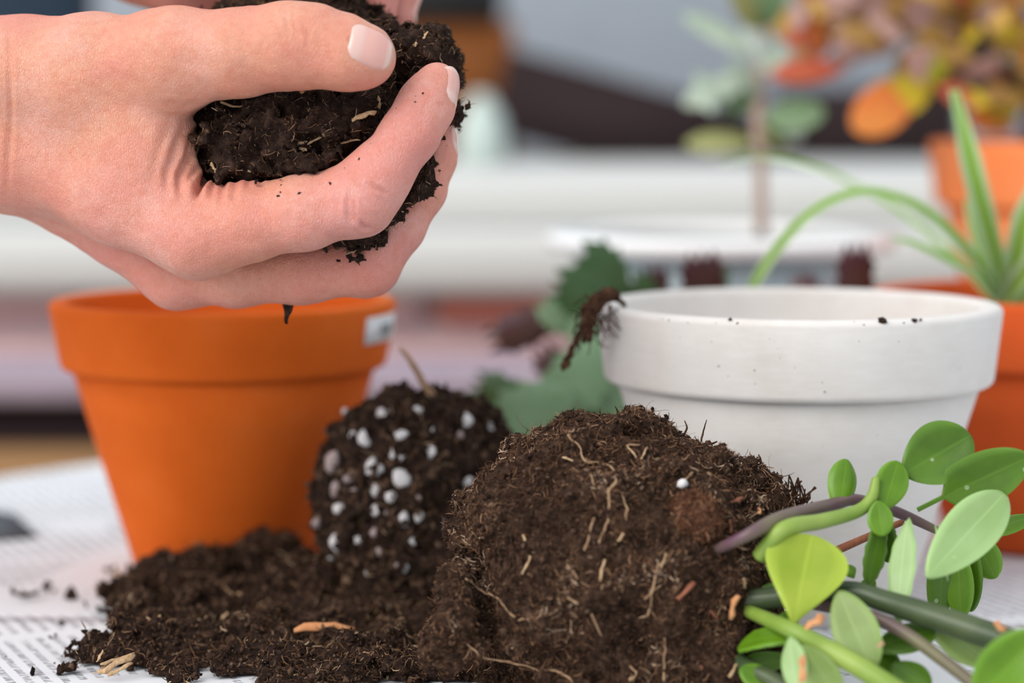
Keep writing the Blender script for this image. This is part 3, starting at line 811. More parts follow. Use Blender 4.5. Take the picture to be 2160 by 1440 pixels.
sap = thing('sapling', (W(1606, 486, YP)[0], YP, zr - 0.015), 'blurred young sapling with pale silvery-green leaves and a thin pinkish stem', 'plant')
M['silver'] = leaf_mat('silver_leaf', (0.40, 0.50, 0.38), (0.55, 0.64, 0.52), 0.5, 0.3, 30)
M['silver2'] = leaf_mat('silver_leaf_yellow', (0.42, 0.44, 0.17), (0.52, 0.52, 0.22), 0.5, 0.3, 30)
M['silver3'] = leaf_mat('silver_leaf_green', (0.16, 0.27, 0.13), (0.22, 0.34, 0.17), 0.5, 0.3, 30)
M['silver4'] = leaf_mat('silver_leaf_bright', (0.66, 0.75, 0.68), (0.74, 0.80, 0.74), 0.4, 0.3, 30)
M['sapstem'] = mat('sapling_stem', (0.52, 0.38, 0.31), 0.7)
V, F = tube(wl((1606, 495, YP), (1604, 350, YP), (1598, 200, YP), (1610, 50, YP), (1606, -120, YP)), [R(14, YP), R(14, YP), R(15, YP), R(13, YP), R(10, YP)], 8, 24); part('stem', V, F, M['sapstem'], sap)
for (m, a, b2, w) in [('silver', (1590, 120), (1440, 30), 55), ('silver4', (1600, 130), (1590, 55), 70), ('silver4', (1640, 105), (1580, 90), 55), ('silver', (1590, 160), (1440, 220), 60), ('silver2', (1590, 300), (1445, 305), 52), ('silver3', (1610, 250), (1740, 240), 80), ('silver3', (1630, 300), (1730, 215), 50), ('silver', (1600, 200), (1540, 130), 45), ('silver2', (1600, 60), (1540, -30), 60), ('silver3', (1605, 60), (1640, -60), 80), ('silver', (1600, 140), (1660, 110), 60), ('silver2', (1605, 280), (1660, 310), 40), ('silver4', (1690, 270), (1665, 298), 38), ('silver3', (1560, 40), (1580, -60), 60), ('silver', (1470, 150), (1500, 240), 40), ('silver3', (1600, 180), (1530, 240), 50), ('silver', (1610, 20), (1680, -50), 50)]:
    leaf(sap, m, W(*a, YP - 0.005), W(*b2, YP - rf.uniform(-0.02, 0.03)), w, YP, (rf.uniform(-.4, .4), -1, 0.5), shape='oval', nu=10, nvv=5, bend=0.05, thick=0.0008)

# ---- holiday cactus in a low pot hidden behind the white clay pot
YC = 0.925
cc = W(1490, 690, YC)
hc = thing('holiday_cactus', (cc[0], cc[1], 0), 'holiday cactus with toothed green and purple segments trailing behind the white pot', 'plant')
V, F = lathe([(0.02, 0), (0.032, 0), (0.044, 0.062), (0.041, 0.062), (0.03, 0.006), (0.02, 0.006)][::-1], (cc[0], cc[1], 0), 64); part('pot', V, F, M['terra_red'], hc)
V, F = lathe([(0.0001, 0.048), (0.038, 0.048), (0.039, 0.056), (0.0001, 0.058)], (cc[0], cc[1], 0), 32, closed=False); part('pot_soil', V, F, M['soil'], hc, kind='stuff')
def cact(m, a, b2, w, n=(0.05, -1, 0.2), bend=0.03):
    leaf(hc, m, W(*a), W(*b2), w, a[2], n, name='segment', shape='cactus', nu=22, nvv=7, bend=bend, thick=0.003)
for s in [('cactus_dark', (1400, 660, .915), (1330, 600, .905), 80), ('cactus_dark', (1320, 610, .90), (1225, 548, .892), 120), ('cactus_dark', (1290, 640, .895), (1180, 600, .885), 100),
          ('cactus', (1300, 630, .893), (1245, 750, .883), 130), ('cactus', (1262, 730, .88), (1190, 850, .872), 130), ('cactus', (1205, 830, .87), (1060, 905, .862), 135), ('cactus_dark', (1275, 770, .89), (1255, 880, .888), 130), ('cactus', (1300, 760, .885), (1290, 900, .88), 70),
          ('cactus_purple', (1185, 665, .90), (1045, 715, .905), 80), ('cactus', (1215, 700, .895), (1150, 640, .90), 70), ('cactus_purple', (1200, 820, .895), (1145, 745, .90), 70), ('cactus_dark', (1130, 870, .885), (1010, 810, .895), 85),
          ('cactus_purple', (1485, 650, .91), (1480, 545, .90), 92), ('cactus_purple', (1385, 660, .915), (1380, 570, .91), 60), ('cactus_dark', (1470, 665, .90), (1520, 570, .915), 60),
          ('cactus_purple', (1800, 660, .90), (1806, 530, .893), 78), ('cactus_dark', (1620, 680, .91), (1790, 640, .90), 70), ('cactus_dark', (1290, 600, .90), (1262, 545, .898), 60), ('cactus_dark', (1500, 690, .92), (1620, 670, .91), 60), ('cactus_purple', (1720, 660, .94), (1690, 585, .945), 60)]:
    cact(*s)

# ---- far things standing on the ledge, out of focus
LZ = 0.1095
o = thing('wooden_beam', W(1300, 240, 1.95), 'dark brown blurred wooden beam slanting down to the white ledge', 'beam')
def slab(p0, p1, half, y0, y1):
    d = nrm([p1[0] - p0[0], 0, p1[2] - p0[2]]); n = np.array([-d[2], 0, d[0]])
    V = []
    for y in (y0, y1):
        for (p, s) in ((p0, -1), (p1, -1), (p1, 1), (p0, 1)):
            q = np.array([p[0], y, p[2]]) + n * half * s; V.append(q)
    F = [np.array([(3, 2, 1, 0)[::-1], (4, 5, 6, 7)[::-1], (0, 1, 5, 4)[::-1], (1, 2, 6, 5)[::-1], (2, 3, 7, 6)[::-1], (3, 0, 4, 7)[::-1]])]
    return np.array(V), F
YD = 1.95
V, F = slab(W(1050, 190, YD), W(1640, 352, YD), R(92, YD), YD, YD + 0.08); part('plank', V, F, M['darkwood'], o, smooth=False)
V, F = box(W(1650, 0, YD)[0], W(2040, 0, YD)[0], YD + 0.01, YD + 0.07, LZ, W(0, 185, YD)[2], 0.004); part('block', V, F, M['darkwood'], o, smooth=False)
o = thing('wooden_crate', W(960, 300, 2.0), 'blurred rust-brown wooden crate behind the fingertips', 'crate')
V, F = box(W(700, 0, 2.0)[0], W(1085, 0, 2.0)[0], 2.035, 2.12, LZ, W(0, 40, 2.0)[2], 0.004); part('crate_body', V, F, M['rustwood'], o, smooth=False)
V, F = box(W(690, 0, 2.0)[0], W(1060, 0, 2.0)[0], 2.02, 2.13, W(0, 40, 2.0)[2], W(0, -60, 2.0)[2], 0.004); part('lid', V, F, M['black'], o, smooth=False)
# pale bottle
YBt = 1.80
pbt = W(1015, 322, YBt)
V, F = lathe([(0.0001, 0.0), (R(48, YBt), 0.0), (R(52, YBt), 0.004), (R(52, YBt), R(70, YBt)), (R(44, YBt), R(105, YBt)), (R(24, YBt), R(135, YBt)), (R(20, YBt), R(150, YBt)), (0.0001, R(152, YBt))], (pbt[0], YBt, LZ), 32, closed=False)
tag(part('bottle', V, F, M['mint'], None), 'small pale green blurred bottle on the white ledge', 'bottle')
V, F = box(W(-250, 0, 1.9)[0], W(168, 0, 1.9)[0], 1.9, 1.98, LZ, LZ + 0.16, 0.01)
o = thing('cushion', (W(0, 0, 1.9)[0], 1.94, LZ), 'dark navy blurred cushion on the ledge above the wrist', 'cushion')
part('cushion_cover', V, F, M['navy'], o)

# ================================================================== HANDS
def J(px_, py_, Y, r): return (W(px_, py_, Y), R(r, Y))
def C2(P, a, b): return cone(P, a[0], b[0], a[1], b[1])
HP = dict(
    fa_u=[J(-2000, 150, .76, 190), J(-520, 140, .712, 140), J(-150, 160, .70, 124), J(40, 166, .688, 119)],
    fa_l=[J(-2000, 390, .77, 185), J(-520, 345, .715, 133), J(-150, 335, .705, 120), J(40, 322, .694, 116)],
    th_m=[J(40, 166, .688, 119), J(190, 148, .680, 112), J(365, 126, .670, 94)],
    web=[J(180, 215, .682, 112), J(305, 300, .677, 98), J(318, 360, .676, 92)],
    ix_m=[J(60, 300, .692, 116), J(250, 405, .680, 106), J(418, 492, .670, 92)],
    md_m=[J(60, 330, .706, 108), J(372, 580, .697, 64)],
    rg_m=[J(60, 325, .716, 104), J(350, 560, .722, 60)],
    pk_m=[J(60, 310, .724, 100), J(340, 525, .745, 55)],
    palm=[J(120, 270, .715, 105), J(330, 470, .725, 70)],
)
FING = [
    ([J(418, 488, .670, 90), J(520, 470, .666, 80), J(640, 448, .663, 76), J(757, 420, .661, 75), J(800, 368, .661, 64), J(868, 276, .664, 57), J(898, 222, .667, 54), J(922, 178, .670, 46)], 0.006),
    ([J(372, 580, .697, 65), J(500, 580, .692, 62), J(640, 573, .688, 63), J(774, 557, .686, 66), J(835, 478, .687, 57), J(886, 400, .690, 53), J(910, 335, .694, 48), J(920, 292, .698, 43)], 0.006),
    ([J(350, 560, .722, 60), J(560, 556, .716, 58), J(735, 542, .713, 60), J(845, 410, .716, 50), J(885, 312, .722, 42)], 0.006),
    ([J(340, 525, .745, 55), J(530, 530, .740, 50), J(670, 515, .737, 50), J(770, 415, .738, 43), J(806, 338, .742, 37)], 0.006),
]
THUMB = [J(365, 126, .670, 94), J(500, 112, .664, 89), J(610, 97, .660, 86), J(665, 98, .659, 82), J(735, 114, .657, 74), J(770, 121, .657, 62)]
def hand_sdf(P):
    d = None
    for k, c in HP.items():
        e = chain(P, c, 0.006)
        d = e if d is None else smin(d, e, 0.0085)
    palm = d
    out = smin(palm, chain(P, THUMB, 0.004), 0.009)
    for c, k in FING:
        out = np.minimum(out, smin(palm, chain(P, c, 0.004), k))
    return out
lo = np.array([W(-1150, 0, .74)[0], 0.628, W(0, 720, .70)[2]]); hi = np.array([W(1010, 0, .75)[0], 0.81, W(0, -70, .70)[2]])
V, F = nets(hand_sdf, lo, hi, 0.0013)
V = project(hand_sdf, V, 2)
V, F = sub_smooth(V, F); V = project(hand_sdf, V, 1)
N = grad(hand_sdf, V)
CR = [  # creases and folds (photo-measured lines on the skin that faces the camera): points, half width, depth (mm)
    ([(412, 318), (432, 352), (437, 372), (418, 396), (410, 425)], 7, 2.6), ([(392, 262), (370, 310), (352, 360), (350, 412)], 8, 0.9),
    ([(402, 290), (394, 330), (376, 372), (380, 425)], 7, 1.2), ([(360, 262), (335, 320), (318, 400)], 10, 0.3),
    ([(452, 372), (449, 395), (444, 424)], 6, 0.75), ([(476, 378), (467, 400), (463, 440)], 6, 0.75), ([(500, 378), (494, 402), (492, 430)], 6, 0.6), ([(549, 376), (551, 394)], 5, 0.5), ([(525, 378), (521, 398)], 5, 0.4),
    ([(742, 396), (733, 425), (734, 450), (742, 470)], 4.5, 0.95), ([(752, 402), (745, 428), (745, 452), (752, 468)], 4.5, 0.7), ([(782, 392), (802, 400), (818, 412)], 4.5, 0.8), ([(770, 385), (795, 392)], 4, 0.3), ([(760, 465), (768, 478), (785, 484)], 4.5, 0.8),
    ([(603, 22), (606, 50), (612, 74)], 4, 0.35), ([(616, 18), (620, 52), (628, 84)], 4, 0.3), ([(640, 40), (650, 70), (648, 105)], 4, 0.3), ([(668, 60), (676, 90), (672, 120)], 4, 0.2),
    ([(18, 40), (20, 150), (22, 240), (18, 330), (14, 420)], 6, 0.7), ([(6, 60), (6, 200), (8, 300)], 4, 0.25),
    ([(470, 200), (440, 232), (400, 250), (360, 246), (320, 235)], 8, 0.6), ([(450, 240), (415, 275), (398, 296)], 6, 0.8), ([(430, 215), (385, 228), (340, 215)], 7, 0.35),
    ([(735, 60), (737, 78), (745, 102), (760, 125), (785, 141), (808, 137)], 4, 0.35),
]
front = (N[:, 1] < 0.25) & (V[:, 1] < 0.70)
zx = V[:, [0, 2]]
disp = np.zeros(len(V))
for pts, w, dep in CR:
    Q = np.array([W(x, y, 0.655) for x, y in pts])[:, [0, 2]]
    # lines are scaled to the depth of each vertex so that they keep their place on the skin
    best = np.full(len(V), 1e9); tpos = np.zeros(len(V)); nsg = len(Q) - 1; ts = V[:, 1] / 0.655
    Zx = np.stack([zx[:, 0] / ts, CAMP[2] + (zx[:, 1] - CAMP[2]) / ts], -1)
    for si_, (a, b2) in enumerate(zip(Q[:-1], Q[1:])):
        ba = b2 - a; t_ = np.clip((Zx - a) @ ba / np.dot(ba, ba), 0, 1)
        dd = np.linalg.norm(Zx - a - t_[:, None] * ba, axis=1); cl_ = dd < best
        best[cl_] = dd[cl_]; tpos[cl_] = (si_ + t_[cl_]) / nsg
    wm = R(w, 0.655)
    g = np.exp(-(best / wm) ** 2) - 0.35 * np.exp(-((best - 2.2 * wm) / wm) ** 2)
    disp = np.maximum(disp, 0) * 0 + disp + np.where(front, g * dep * 0.001 * np.clip(np.sin(np.pi * np.clip(tpos, 0.02, 0.98)) * 1.3, 0, 1), 0)
low = 0.00035 * fbm(V, 90, 3, 5)
# tendon and vein relief on the back of the hand
V = V - N * (disp - low)[:, None]
person = thing('person', tuple(W(300, 640, .70)), 'bare hands of a person cupping dark soil above the orange pot', 'person')
hand = part('hand', V, F, M['skin'], person)
def march(fn, P, d, n=40):
    P = P.copy()
    for _ in range(n): P = P + d * fn(P)[:, None] * 0.9
    return P
def nail(parent, fn, c, ax, nv_, L, Wd, name='fingernail'):
    ax = nrm(ax); nv_ = nrm(nrm(nv_) - ax * np.dot(nrm(nv_), ax)); s = np.cross(nv_, ax)
    nu, nw = 15, 11
    u = np.linspace(-1, 1, nu); v = np.linspace(-1, 1, nw); G = []
    for a in u:
        for b2 in v:
            wr = 1.0 if a < 0.35 else math.sqrt(max(0.0, 1 - ((a - 0.35) / 0.72) ** 2)) * 0.9 + 0.1
            if a < -0.3: wr = 0.42 + 0.58 * math.sqrt(max(0, 1 - ((a + 0.3) / 0.72) ** 2))
            G.append(c + ax * (a * L / 2) + s * (b2 * wr * Wd / 2))
    G = np.array(G) + nv_ * 0.012
    S = march(fn, G, -nv_); dz = (G - S) @ nv_
    bad = (np.abs(fn(S)) > 2e-4) | (dz > 0.0185) | ~np.isfinite(dz)
    if bad.any(): S[bad] = project(fn, G[bad] - nv_ * 0.014, 5)
    n = grad(fn, S)
    U, Vv = np.meshgrid(u, v, indexing='ij')
    edge = np.minimum(1 - np.abs(Vv), np.minimum(1 + U, 10)).ravel()
    h = 0.00030 * np.clip(edge * 6, -0.4, 1) - 0.00004 + 0.00035 * np.clip((U.ravel() - 0.6) / 0.4, 0, 1)
    n2 = n * 0.5 + nv_ * 0.5; n2 /= np.linalg.norm(n2, axis=1)[:, None]
    top = S + n2 * h[:, None]; bot = S - n2 * 0.0004
    I, Jj = np.meshgrid(np.arange(nu - 1), np.arange(nw - 1), indexing='ij')
    q = np.stack([I * nw + Jj, (I + 1) * nw + Jj, (I + 1) * nw + Jj + 1, I * nw + Jj + 1], -1).reshape(-1, 4)
    m = nu * nw
    ed = [i * nw for i in range(nu)] + [(nu - 1) * nw + j for j in range(1, nw)] + [i * nw + nw - 1 for i in range(nu - 2, -1, -1)] + [j for j in range(nw - 2, 0, -1)]
    ed = np.array(ed); e2 = np.roll(ed, -1)
    return part(name, np.vstack([top, bot]), [np.concatenate([q, q[:, ::-1] + m, np.stack([ed, ed + m, e2 + m, e2], -1)])], M['nail'], parent, rnd=np.tile((U.ravel() + 1) / 2, 2))
nail(hand, hand_sdf, W(784, 96, .650), W(832, 112, .652) - W(738, 78, .648), (0.15, -0.86, 0.50), R(100, .65), R(88, .65))
nail(hand, hand_sdf, W(957, 188, .668), W(962, 146, .671) - W(941, 224, .666), (0.97, 0.05, 0.27), R(84, .66), R(74, .66))
nail(hand, hand_sdf, W(958, 300, .698), W(960, 262, .701) - W(948, 330, .695), (0.97, 0.08, 0.2), R(78, .69), R(70, .69))

# second hand, behind and above
H2 = [[J(-1700, -1000, .86, 200), J(-250, -420, .80, 132), J(100, -230, .785, 125), J(300, -110, .775, 112)], [J(100, -230, .785, 120), J(420, -58, .765, 98), J(520, -90, .758, 84)], [J(120, -260, .775, 110), J(470, -170, .745, 88), J(560, -160, .738, 72)], [J(140, -300, .80, 110), J(540, -210, .79, 75)]]
F2 = [[J(540, -110, .752, 70), J(660, -105, .745, 60), J(745, -85, .738, 56), J(785, -25, .734, 50), J(792, 22, .732, 43)],
      [J(545, -150, .772, 66), J(700, -140, .766, 58), J(820, -100, .760, 52), J(840, -30, .756, 46), J(838, 34, .753, 38)],
      [J(545, -200, .788, 60), J(720, -200, .784, 54), J(840, -160, .778, 46), J(870, -80, .775, 38)],
      [J(530, -240, .80, 54), J(690, -260, .80, 46), J(790, -240, .795, 40)],
      [J(300, -130, .735, 88), J(460, -190, .715, 74), J(580, -210, .705, 66), J(660, -190, .70, 52)]]
def hand2_sdf(P):
    d = None
    for c in H2:
        e = chain(P, c, 0.006); d = e if d is None else smin(d, e, 0.010)
    out = d
    for c in F2: out = np.minimum(out, smin(d, chain(P, c, 0.004), 0.006))
    return out
V, F = nets(hand2_sdf, [W(-1000, 0, .82)[0], 0.67, W(0, 80, .80)[2]], [W(920, 0, .75)[0], 0.87, W(0, -900, .82)[2]], 0.0024)
V = project(hand2_sdf, V, 2); V, F = sub_smooth(V, F); V = project(hand2_sdf, V, 1)
V = V + grad(hand2_sdf, V) * (0.0003 * fbm(V, 90, 3, 9))[:, None]
hand2 = part('hand', V, F, M['skin'], person)
nail(hand2, hand2_sdf, W(864, 22, .755), W(866, 40, .754) - W(862, 0, .757), (0.95, 0.15, 0.0), R(60, .75), R(54, .75))

# ================================================================== SOIL
def soil_ell(lst):
    E = [(W(x, y, Y), (R(rx, Y), rd, R(ry, Y))) for (x, y, Y, rx, ry, rd) in lst]
    return E
def blob_sdf(E, k, freq, amp, seed, floor=None, cut=None, octs=3):
    def fn(P):
        d = None
        for c, r in E:
            e = ell(P, c, r); d = e if d is None else smin(d, e, k)
        near = d < 0.02
        dn = d.copy()
        if near.any(): dn[near] = d[near] + amp * fbm(P[near], freq, octs, seed)
        if floor is not None: dn = np.maximum(dn, floor - P[:, 2])
        if cut is not None:
            nr = dn < 0.01
            if nr.any(): dn[nr] = np.maximum(dn[nr], 0.0003 - cut(P[nr]))
        return dn
    return fn
def rough_up(V, F, amps, seed):
    N = vnormals(V, F)
    for (fr, am) in amps:
        n = fbm(V, fr, 3, seed, 0.6)
        V = V + N * (am * n)[:, None]; seed += 5
    return V, N
def scatter(V, N, F, n, rng, lift=0.0, keep=None):
    idx = rng.integers(0, len(F), n * 2)
    if keep is not None: idx = idx[keep(V[F[idx, 0]], N[F[idx, 0]])]
    idx = idx[:n]; f = F[idx]
    w = rng.dirichlet(np.ones(F.shape[1]), len(idx))
    P = (V[f] * w[:, :, None]).sum(1); NN = (N[f] * w[:, :, None]).sum(1); NN /= np.linalg.norm(NN, axis=1)[:, None] + 1e-9
    return P + NN * lift, NN
def crumbs_vf(P, NN, rng, r0, r1):
    n = len(P); r = r0 + (r1 - r0) * rng.random(n) ** 3
    sh = 1 + 0.6 * rng.standard_normal((n, 12, 1)).clip(-1.3, 1.3)
    st = 0.4 + 1.0 * rng.random((n, 1, 3))
    V = P[:, None, :] + ICO_V[None] * sh * st * r[:, None, None]
    F = (ICO_F[None] + (np.arange(n) * 12)[:, None, None]).reshape(-1, 3)
    return V.reshape(-1, 3), [F], np.repeat(rng.random(n), 12)
def fibres_vf(P, NN, rng, l0, l1, w0, w1, stick=0.35, curl=0.7, seg=4, bias=1.0):
    n = len(P); L = l0 + (l1 - l0) * rng.random(n) ** 2.2; Wd = w0 + (w1 - w0) * rng.random(n) ** 2
    rd = rng.standard_normal((n, 3)); T = rd - NN * (rd * NN).sum(1)[:, None]; T /= np.linalg.norm(T, axis=1)[:, None]
    T = T + NN * (stick * (rng.random(n) - 0.25))[:, None]; T /= np.linalg.norm(T, axis=1)[:, None]
    cur = P - T * (L * 0.3)[:, None]; rings = []
    ph = np.array([0, 2.094, 4.189])
    for k in range(seg + 1):
        A = np.cross(T, NN); A /= np.linalg.norm(A, axis=1)[:, None] + 1e-9; B = np.cross(A, T)
        r = Wd * (1.0 if 0 < k < seg else 0.45)
        rings.append(cur[:, None, :] + r[:, None, None] * (np.cos(ph)[None, :, None] * A[:, None, :] + np.sin(ph)[None, :, None] * B[:, None, :]))
        cur = cur + T * (L / seg)[:, None]
        T = T + curl * rng.standard_normal((n, 3)) * 0.5; T /= np.linalg.norm(T, axis=1)[:, None]
    V = np.stack(rings, 1)                     # n, seg+1, 3, 3
    m = (seg + 1) * 3; F = []
    for k in range(seg):
        for a in range(3):
            b2 = (a + 1) % 3; F.append((k * 3 + a, k * 3 + b2, (k + 1) * 3 + b2, (k + 1) * 3 + a))
    F = (np.array(F)[None] + (np.arange(n) * m)[:, None, None]).reshape(-1, 4)
    return V.reshape(-1, 3), [F], np.repeat(rng.random(n) ** bias, m)
def chip(parent, m, p0, p1, wpx, Y, name='wood_chip', th=0.4, seed=0):
    """splintered flat sliver of wood between two points"""
    rg = random.Random(seed + int(p0[0] * 7 + p0[1]))
    a = W(*p0); b2 = W(*p1); ax = b2 - a; L = np.linalg.norm(ax); ax /= L
    nn = nrm(np.array([rg.uniform(-.3, .3), -1, 0.5]) - ax * np.dot([0, -1, 0.5], ax)); s = np.cross(ax, nn)
    w = R(wpx, Y) / 2; V = []; k = 6
    for i in range(k + 1):
        u = i / k; ww = w * rg.uniform(0.5, 1.0) * (0.45 if i in (0, k) else 1)
        c = a + ax * L * u + nn * L * 0.05 * math.sin(math.pi * u) + s * rg.uniform(-.35, .35) * w
        for (sx, sy) in ((-1, -0.4), (0, -1), (1, -0.3), (0.8, 0.6), (-0.7, 0.7)):
            V.append(c + s * ww * sx + nn * ww * th * sy)
    F = [(i * 5 + j, i * 5 + (j + 1) % 5, (i + 1) * 5 + (j + 1) % 5, (i + 1) * 5 + j) for i in range(k) for j in range(5)]
    F3 = [(0, j + 1, j) for j in range(1, 4)] + [(k * 5, k * 5 + j, k * 5 + j + 1) for j in range(1, 4)]
    return part(name, np.array(V), [np.array(F), np.array(F3)], M[m], parent, smooth=False)
def rootlet(parent, m, pts, rpx, name='root', n=7):
    P = [W(*p) for p in pts]; Y = pts[0][2]
    V, F = tube(P, [R(rpx, Y)] + [R(rpx * 0.8, Y)] * (len(P) - 2) + [R(rpx * 0.4, Y)], n, 6 * len(P))
    V = V + 0.0002 * np.stack([fbm(V, 500, 2, s) for s in (1, 2, 3)], -1)
    return part(name, V, F, M[m], parent)

def both_cut(P): return np.minimum(hand_sdf(P), hand2_sdf(P))
# ---- soil held in the hands
rng = np.random.default_rng(5)
E = soil_ell([(590, 290, .694, 172, 104, .032), (500, 300, .692, 82, 70, .028), (690, 265, .694, 120, 88, .030), (640, 345, .680, 100, 34, .020), (560, 225, .682, 70, 34, .016), (700, 225, .686, 70, 34, .018), (500, 345, .682, 45, 32, .016), (610, 270, .676, 42, 26, .012), (490, 280, .680, 38, 30, .014), (740, 280, .682, 40, 26, .014), (650, 380, .715, 170, 110, .024),
              (560, 70, .722, 120, 75, .016), (690, 60, .722, 110, 72, .018), (790, 135, .706, 110, 78, .022), (885, 120, .700, 72, 58, .020), (930, 150, .702, 34, 50, .014),
              (840, 300, .700, 72, 110, .018), (858, 340, .692, 46, 90, .012), (790, 420, .696, 80, 80, .014), (930, 232, .704, 30, 30, .010), (760, 220, .695, 90, 80, .02),
              (460, 330, .693, 60, 62, .020), (470, 250, .693, 60, 50, .018), (520, 355, .690, 90, 45, .018), (893, 300, .679, 27, 50, .008), (880, 355, .678, 28, 46, .008), (856, 400, .677, 30, 38, .007), (825, 436, .677, 30, 30, .007), (770, 480, .678, 40, 26, .006), (748, 512, .678, 36, 22, .005), (938, 236, .690, 20, 18, .006)])
fn = blob_sdf(E, 0.0022, 260, 0.0040, 21, cut=both_cut, octs=4)
Vs, Fs = nets(fn, [W(380, 0, .75)[0], 0.655, W(0, 580, .70)[2]], [W(1000, 0, .72)[0], 0.765, W(0, -20, .70)[2]], 0.0010)
Vs, Ns = rough_up(Vs, Fs, [(900, 0.0005)], 3)
hs = thing('soil_handful', tuple(W(640, 540, .70)), 'dark crumbly potting soil held between the cupped hands', 'soil'); hs['kind'] = 'stuff'
part('soil_lump', Vs, Fs, M['soil'], hs, kind='stuff')
vis = lambda P, N_: (N_[:, 1] < 0.25) | (N_[:, 2] > 0.5)
P, NN = scatter(Vs, Ns, Fs, 4200, rng, 0.0002, vis)
ok = both_cut(P) > 0.0006; V, F, rn = crumbs_vf(P[ok], NN[ok], rng, 0.00015, 0.0007); part('soil_crumbs', V, F, M['crumb'], hs, rnd=rn, kind='stuff', smooth=False)
P, NN = scatter(Vs, Ns, Fs, 9000, rng, 0.0003, vis)
ok = both_cut(P) > 0.0010; V, F, rn = fibres_vf(P[ok], NN[ok], rng, 0.0007, 0.0042, 0.00005, 0.00020, 0.3, 0.8, bias=1.3); part('peat_fibres', V, F, M['fibre'], hs, rnd=rn, kind='stuff', smooth=False)
for c in [('straw', (742, 254, .664), (794, 234, .667), 15), ('straw', (600, 313, .667), (648, 298, .666), 9), ('straw', (648, 305, .666), (690, 284, .668), 8), ('straw', (718, 302, .668), (760, 295, .668), 8), ('straw', (797, 200, .675), (801, 230, .675), 9), ('straw', (555, 286, .666), (580, 290, .667), 8), ('straw', (445, 342, .668), (458, 366, .668), 9), ('straw', (892, 82, .683), (903, 66, .683), 8), ('straw', (872, 98, .682), (880, 90, .682), 10), ('bark', (632, 188, .672), (640, 196, .671), 10), ('straw', (520, 362, .667), (542, 358, .667), 7), ('straw', (893, 396, .683), (925, 420, .680), 7), ('straw', (631, 312, .665), (648, 316, .665), 9), ('straw', (688, 312, .667), (702, 314, .667), 8)]:
    chip(hs, c[0], c[1], c[2], c[3], .67)
hv = np.array([v.co for v in hand.data.vertices]) + ROOT[hand.name]
def hand_hit(x, y):
    q = hv - CAMP; f = q @ np.array([0, ca, -sa]); d = (1080 + q[:, 0] / f * FPX - x) ** 2 + (720 - (q @ np.array([0, sa, ca])) / f * FPX - y) ** 2
    return hv[np.argmin(np.where(d < 64, hv[:, 1], 9 + d))]
sk = np.array([hand_hit(x, y) for x, y in ((590, 384), (587, 402), (585, 410), (690, 384), (632, 400), (876, 196), (877, 207), (897, 192), (778, 298), (752, 330), (831, 222), (630, 362), (722, 350), (948, 302))])
V, F, rn = crumbs_vf(sk, sk * 0, rng, 0.00022, 0.0005); part('soil_specks', V, F, M['crumb'], hs, rnd=rn * 0.5, kind='stuff', smooth=False)
# fragment hanging below the fingers and hair roots
for (pts, r) in [([(604, 640, .688), (605, 655, .688), (604, 682, .688)], 8), ([(616, 640, .688), (612, 654, .688), (606, 664, .688)], 6), ([(744, 520, .680), (756, 540, .680), (765, 552, .680)], 4), ([(684, 520, .680), (690, 532, .680)], 5), ([(465, 215, .668), (500, 225, .668), (530, 212, .668)], 3)]:
    rootlet(hs, 'soil' if r > 4 else 'root', pts, r)

# ---- loose heap on the newspaper
rng = np.random.default_rng(8)
H = [(545, 1200, .790, 82, 78, .016), (335, 1260, .775, 85, 80, .018), (270, 1290, .760, 60, 55, .014), (430, 1255, .775, 80, 80, .018), (690, 1260, .770, 95, 85, .020), (620, 1275, .755, 110, 90, .020), (500, 1310, .745, 120, 80, .022), (330, 1340, .725, 95, 70, .022),
     (780, 1320, .740, 130, 70, .024), (640, 1360, .715, 120, 70, .022), (850, 1370, .710, 110, 60, .022), (460, 1390, .700, 130, 75, .024), (290, 1390, .690, 90, 70, .018), (225, 1410, .680, 62, 52, .014), (600, 1430, .675, 120, 70, .020), (740, 1410, .680, 110, 75, .022),
     (420, 1450, .668, 110, 55, .016), (880, 1430, .672, 90, 55, .018), (165, 1430, .670, 36, 30, .008), (960, 1420, .675, 70, 50, .016), (700, 1470, .655, 150, 60, .014)]
fn = blob_sdf(soil_ell(H), 0.006, 150, 0.0045, 33, floor=0.0003, octs=4)
Vp, Fp = nets(fn, [W(90, 0, .80)[0], 0.628, -0.002], [W(1060, 0, .72)[0], 0.818, 0.035], 0.0011)
Vp, Np = rough_up(Vp, Fp, [(800, 0.0006)], 7); Vp[:, 2] = np.maximum(Vp[:, 2], 0.0003)
hp = thing('soil_heap', (W(500, 0, .72)[0], .72, 0.0), 'heap of loose dark potting soil on the newspaper in front', 'soil'); hp['kind'] = 'stuff'
part('soil_lump', Vp, Fp, M['soil'], hp, kind='stuff')
up = lambda P, N_: (P[:, 2] > 0.001) & ((N_[:, 1] < 0.3) | (N_[:, 2] > 0.3))
P, NN = scatter(Vp, Np, Fp, 9000, rng, 0.0003, up); V, F, rn = crumbs_vf(P, NN, rng, 0.00018, 0.0010); part('soil_crumbs', V, F, M['crumb'], hp, rnd=rn, kind='stuff', smooth=False)
P, NN = scatter(Vp, Np, Fp, 11000, rng, 0.0004, up); V, F, rn = fibres_vf(P, NN, rng, 0.0008, 0.0050, 0.00006, 0.00026, 0.4, 0.8, bias=1.5); part('peat_fibres', V, F, M['fibre'], hp, rnd=rn, kind='stuff', smooth=False)
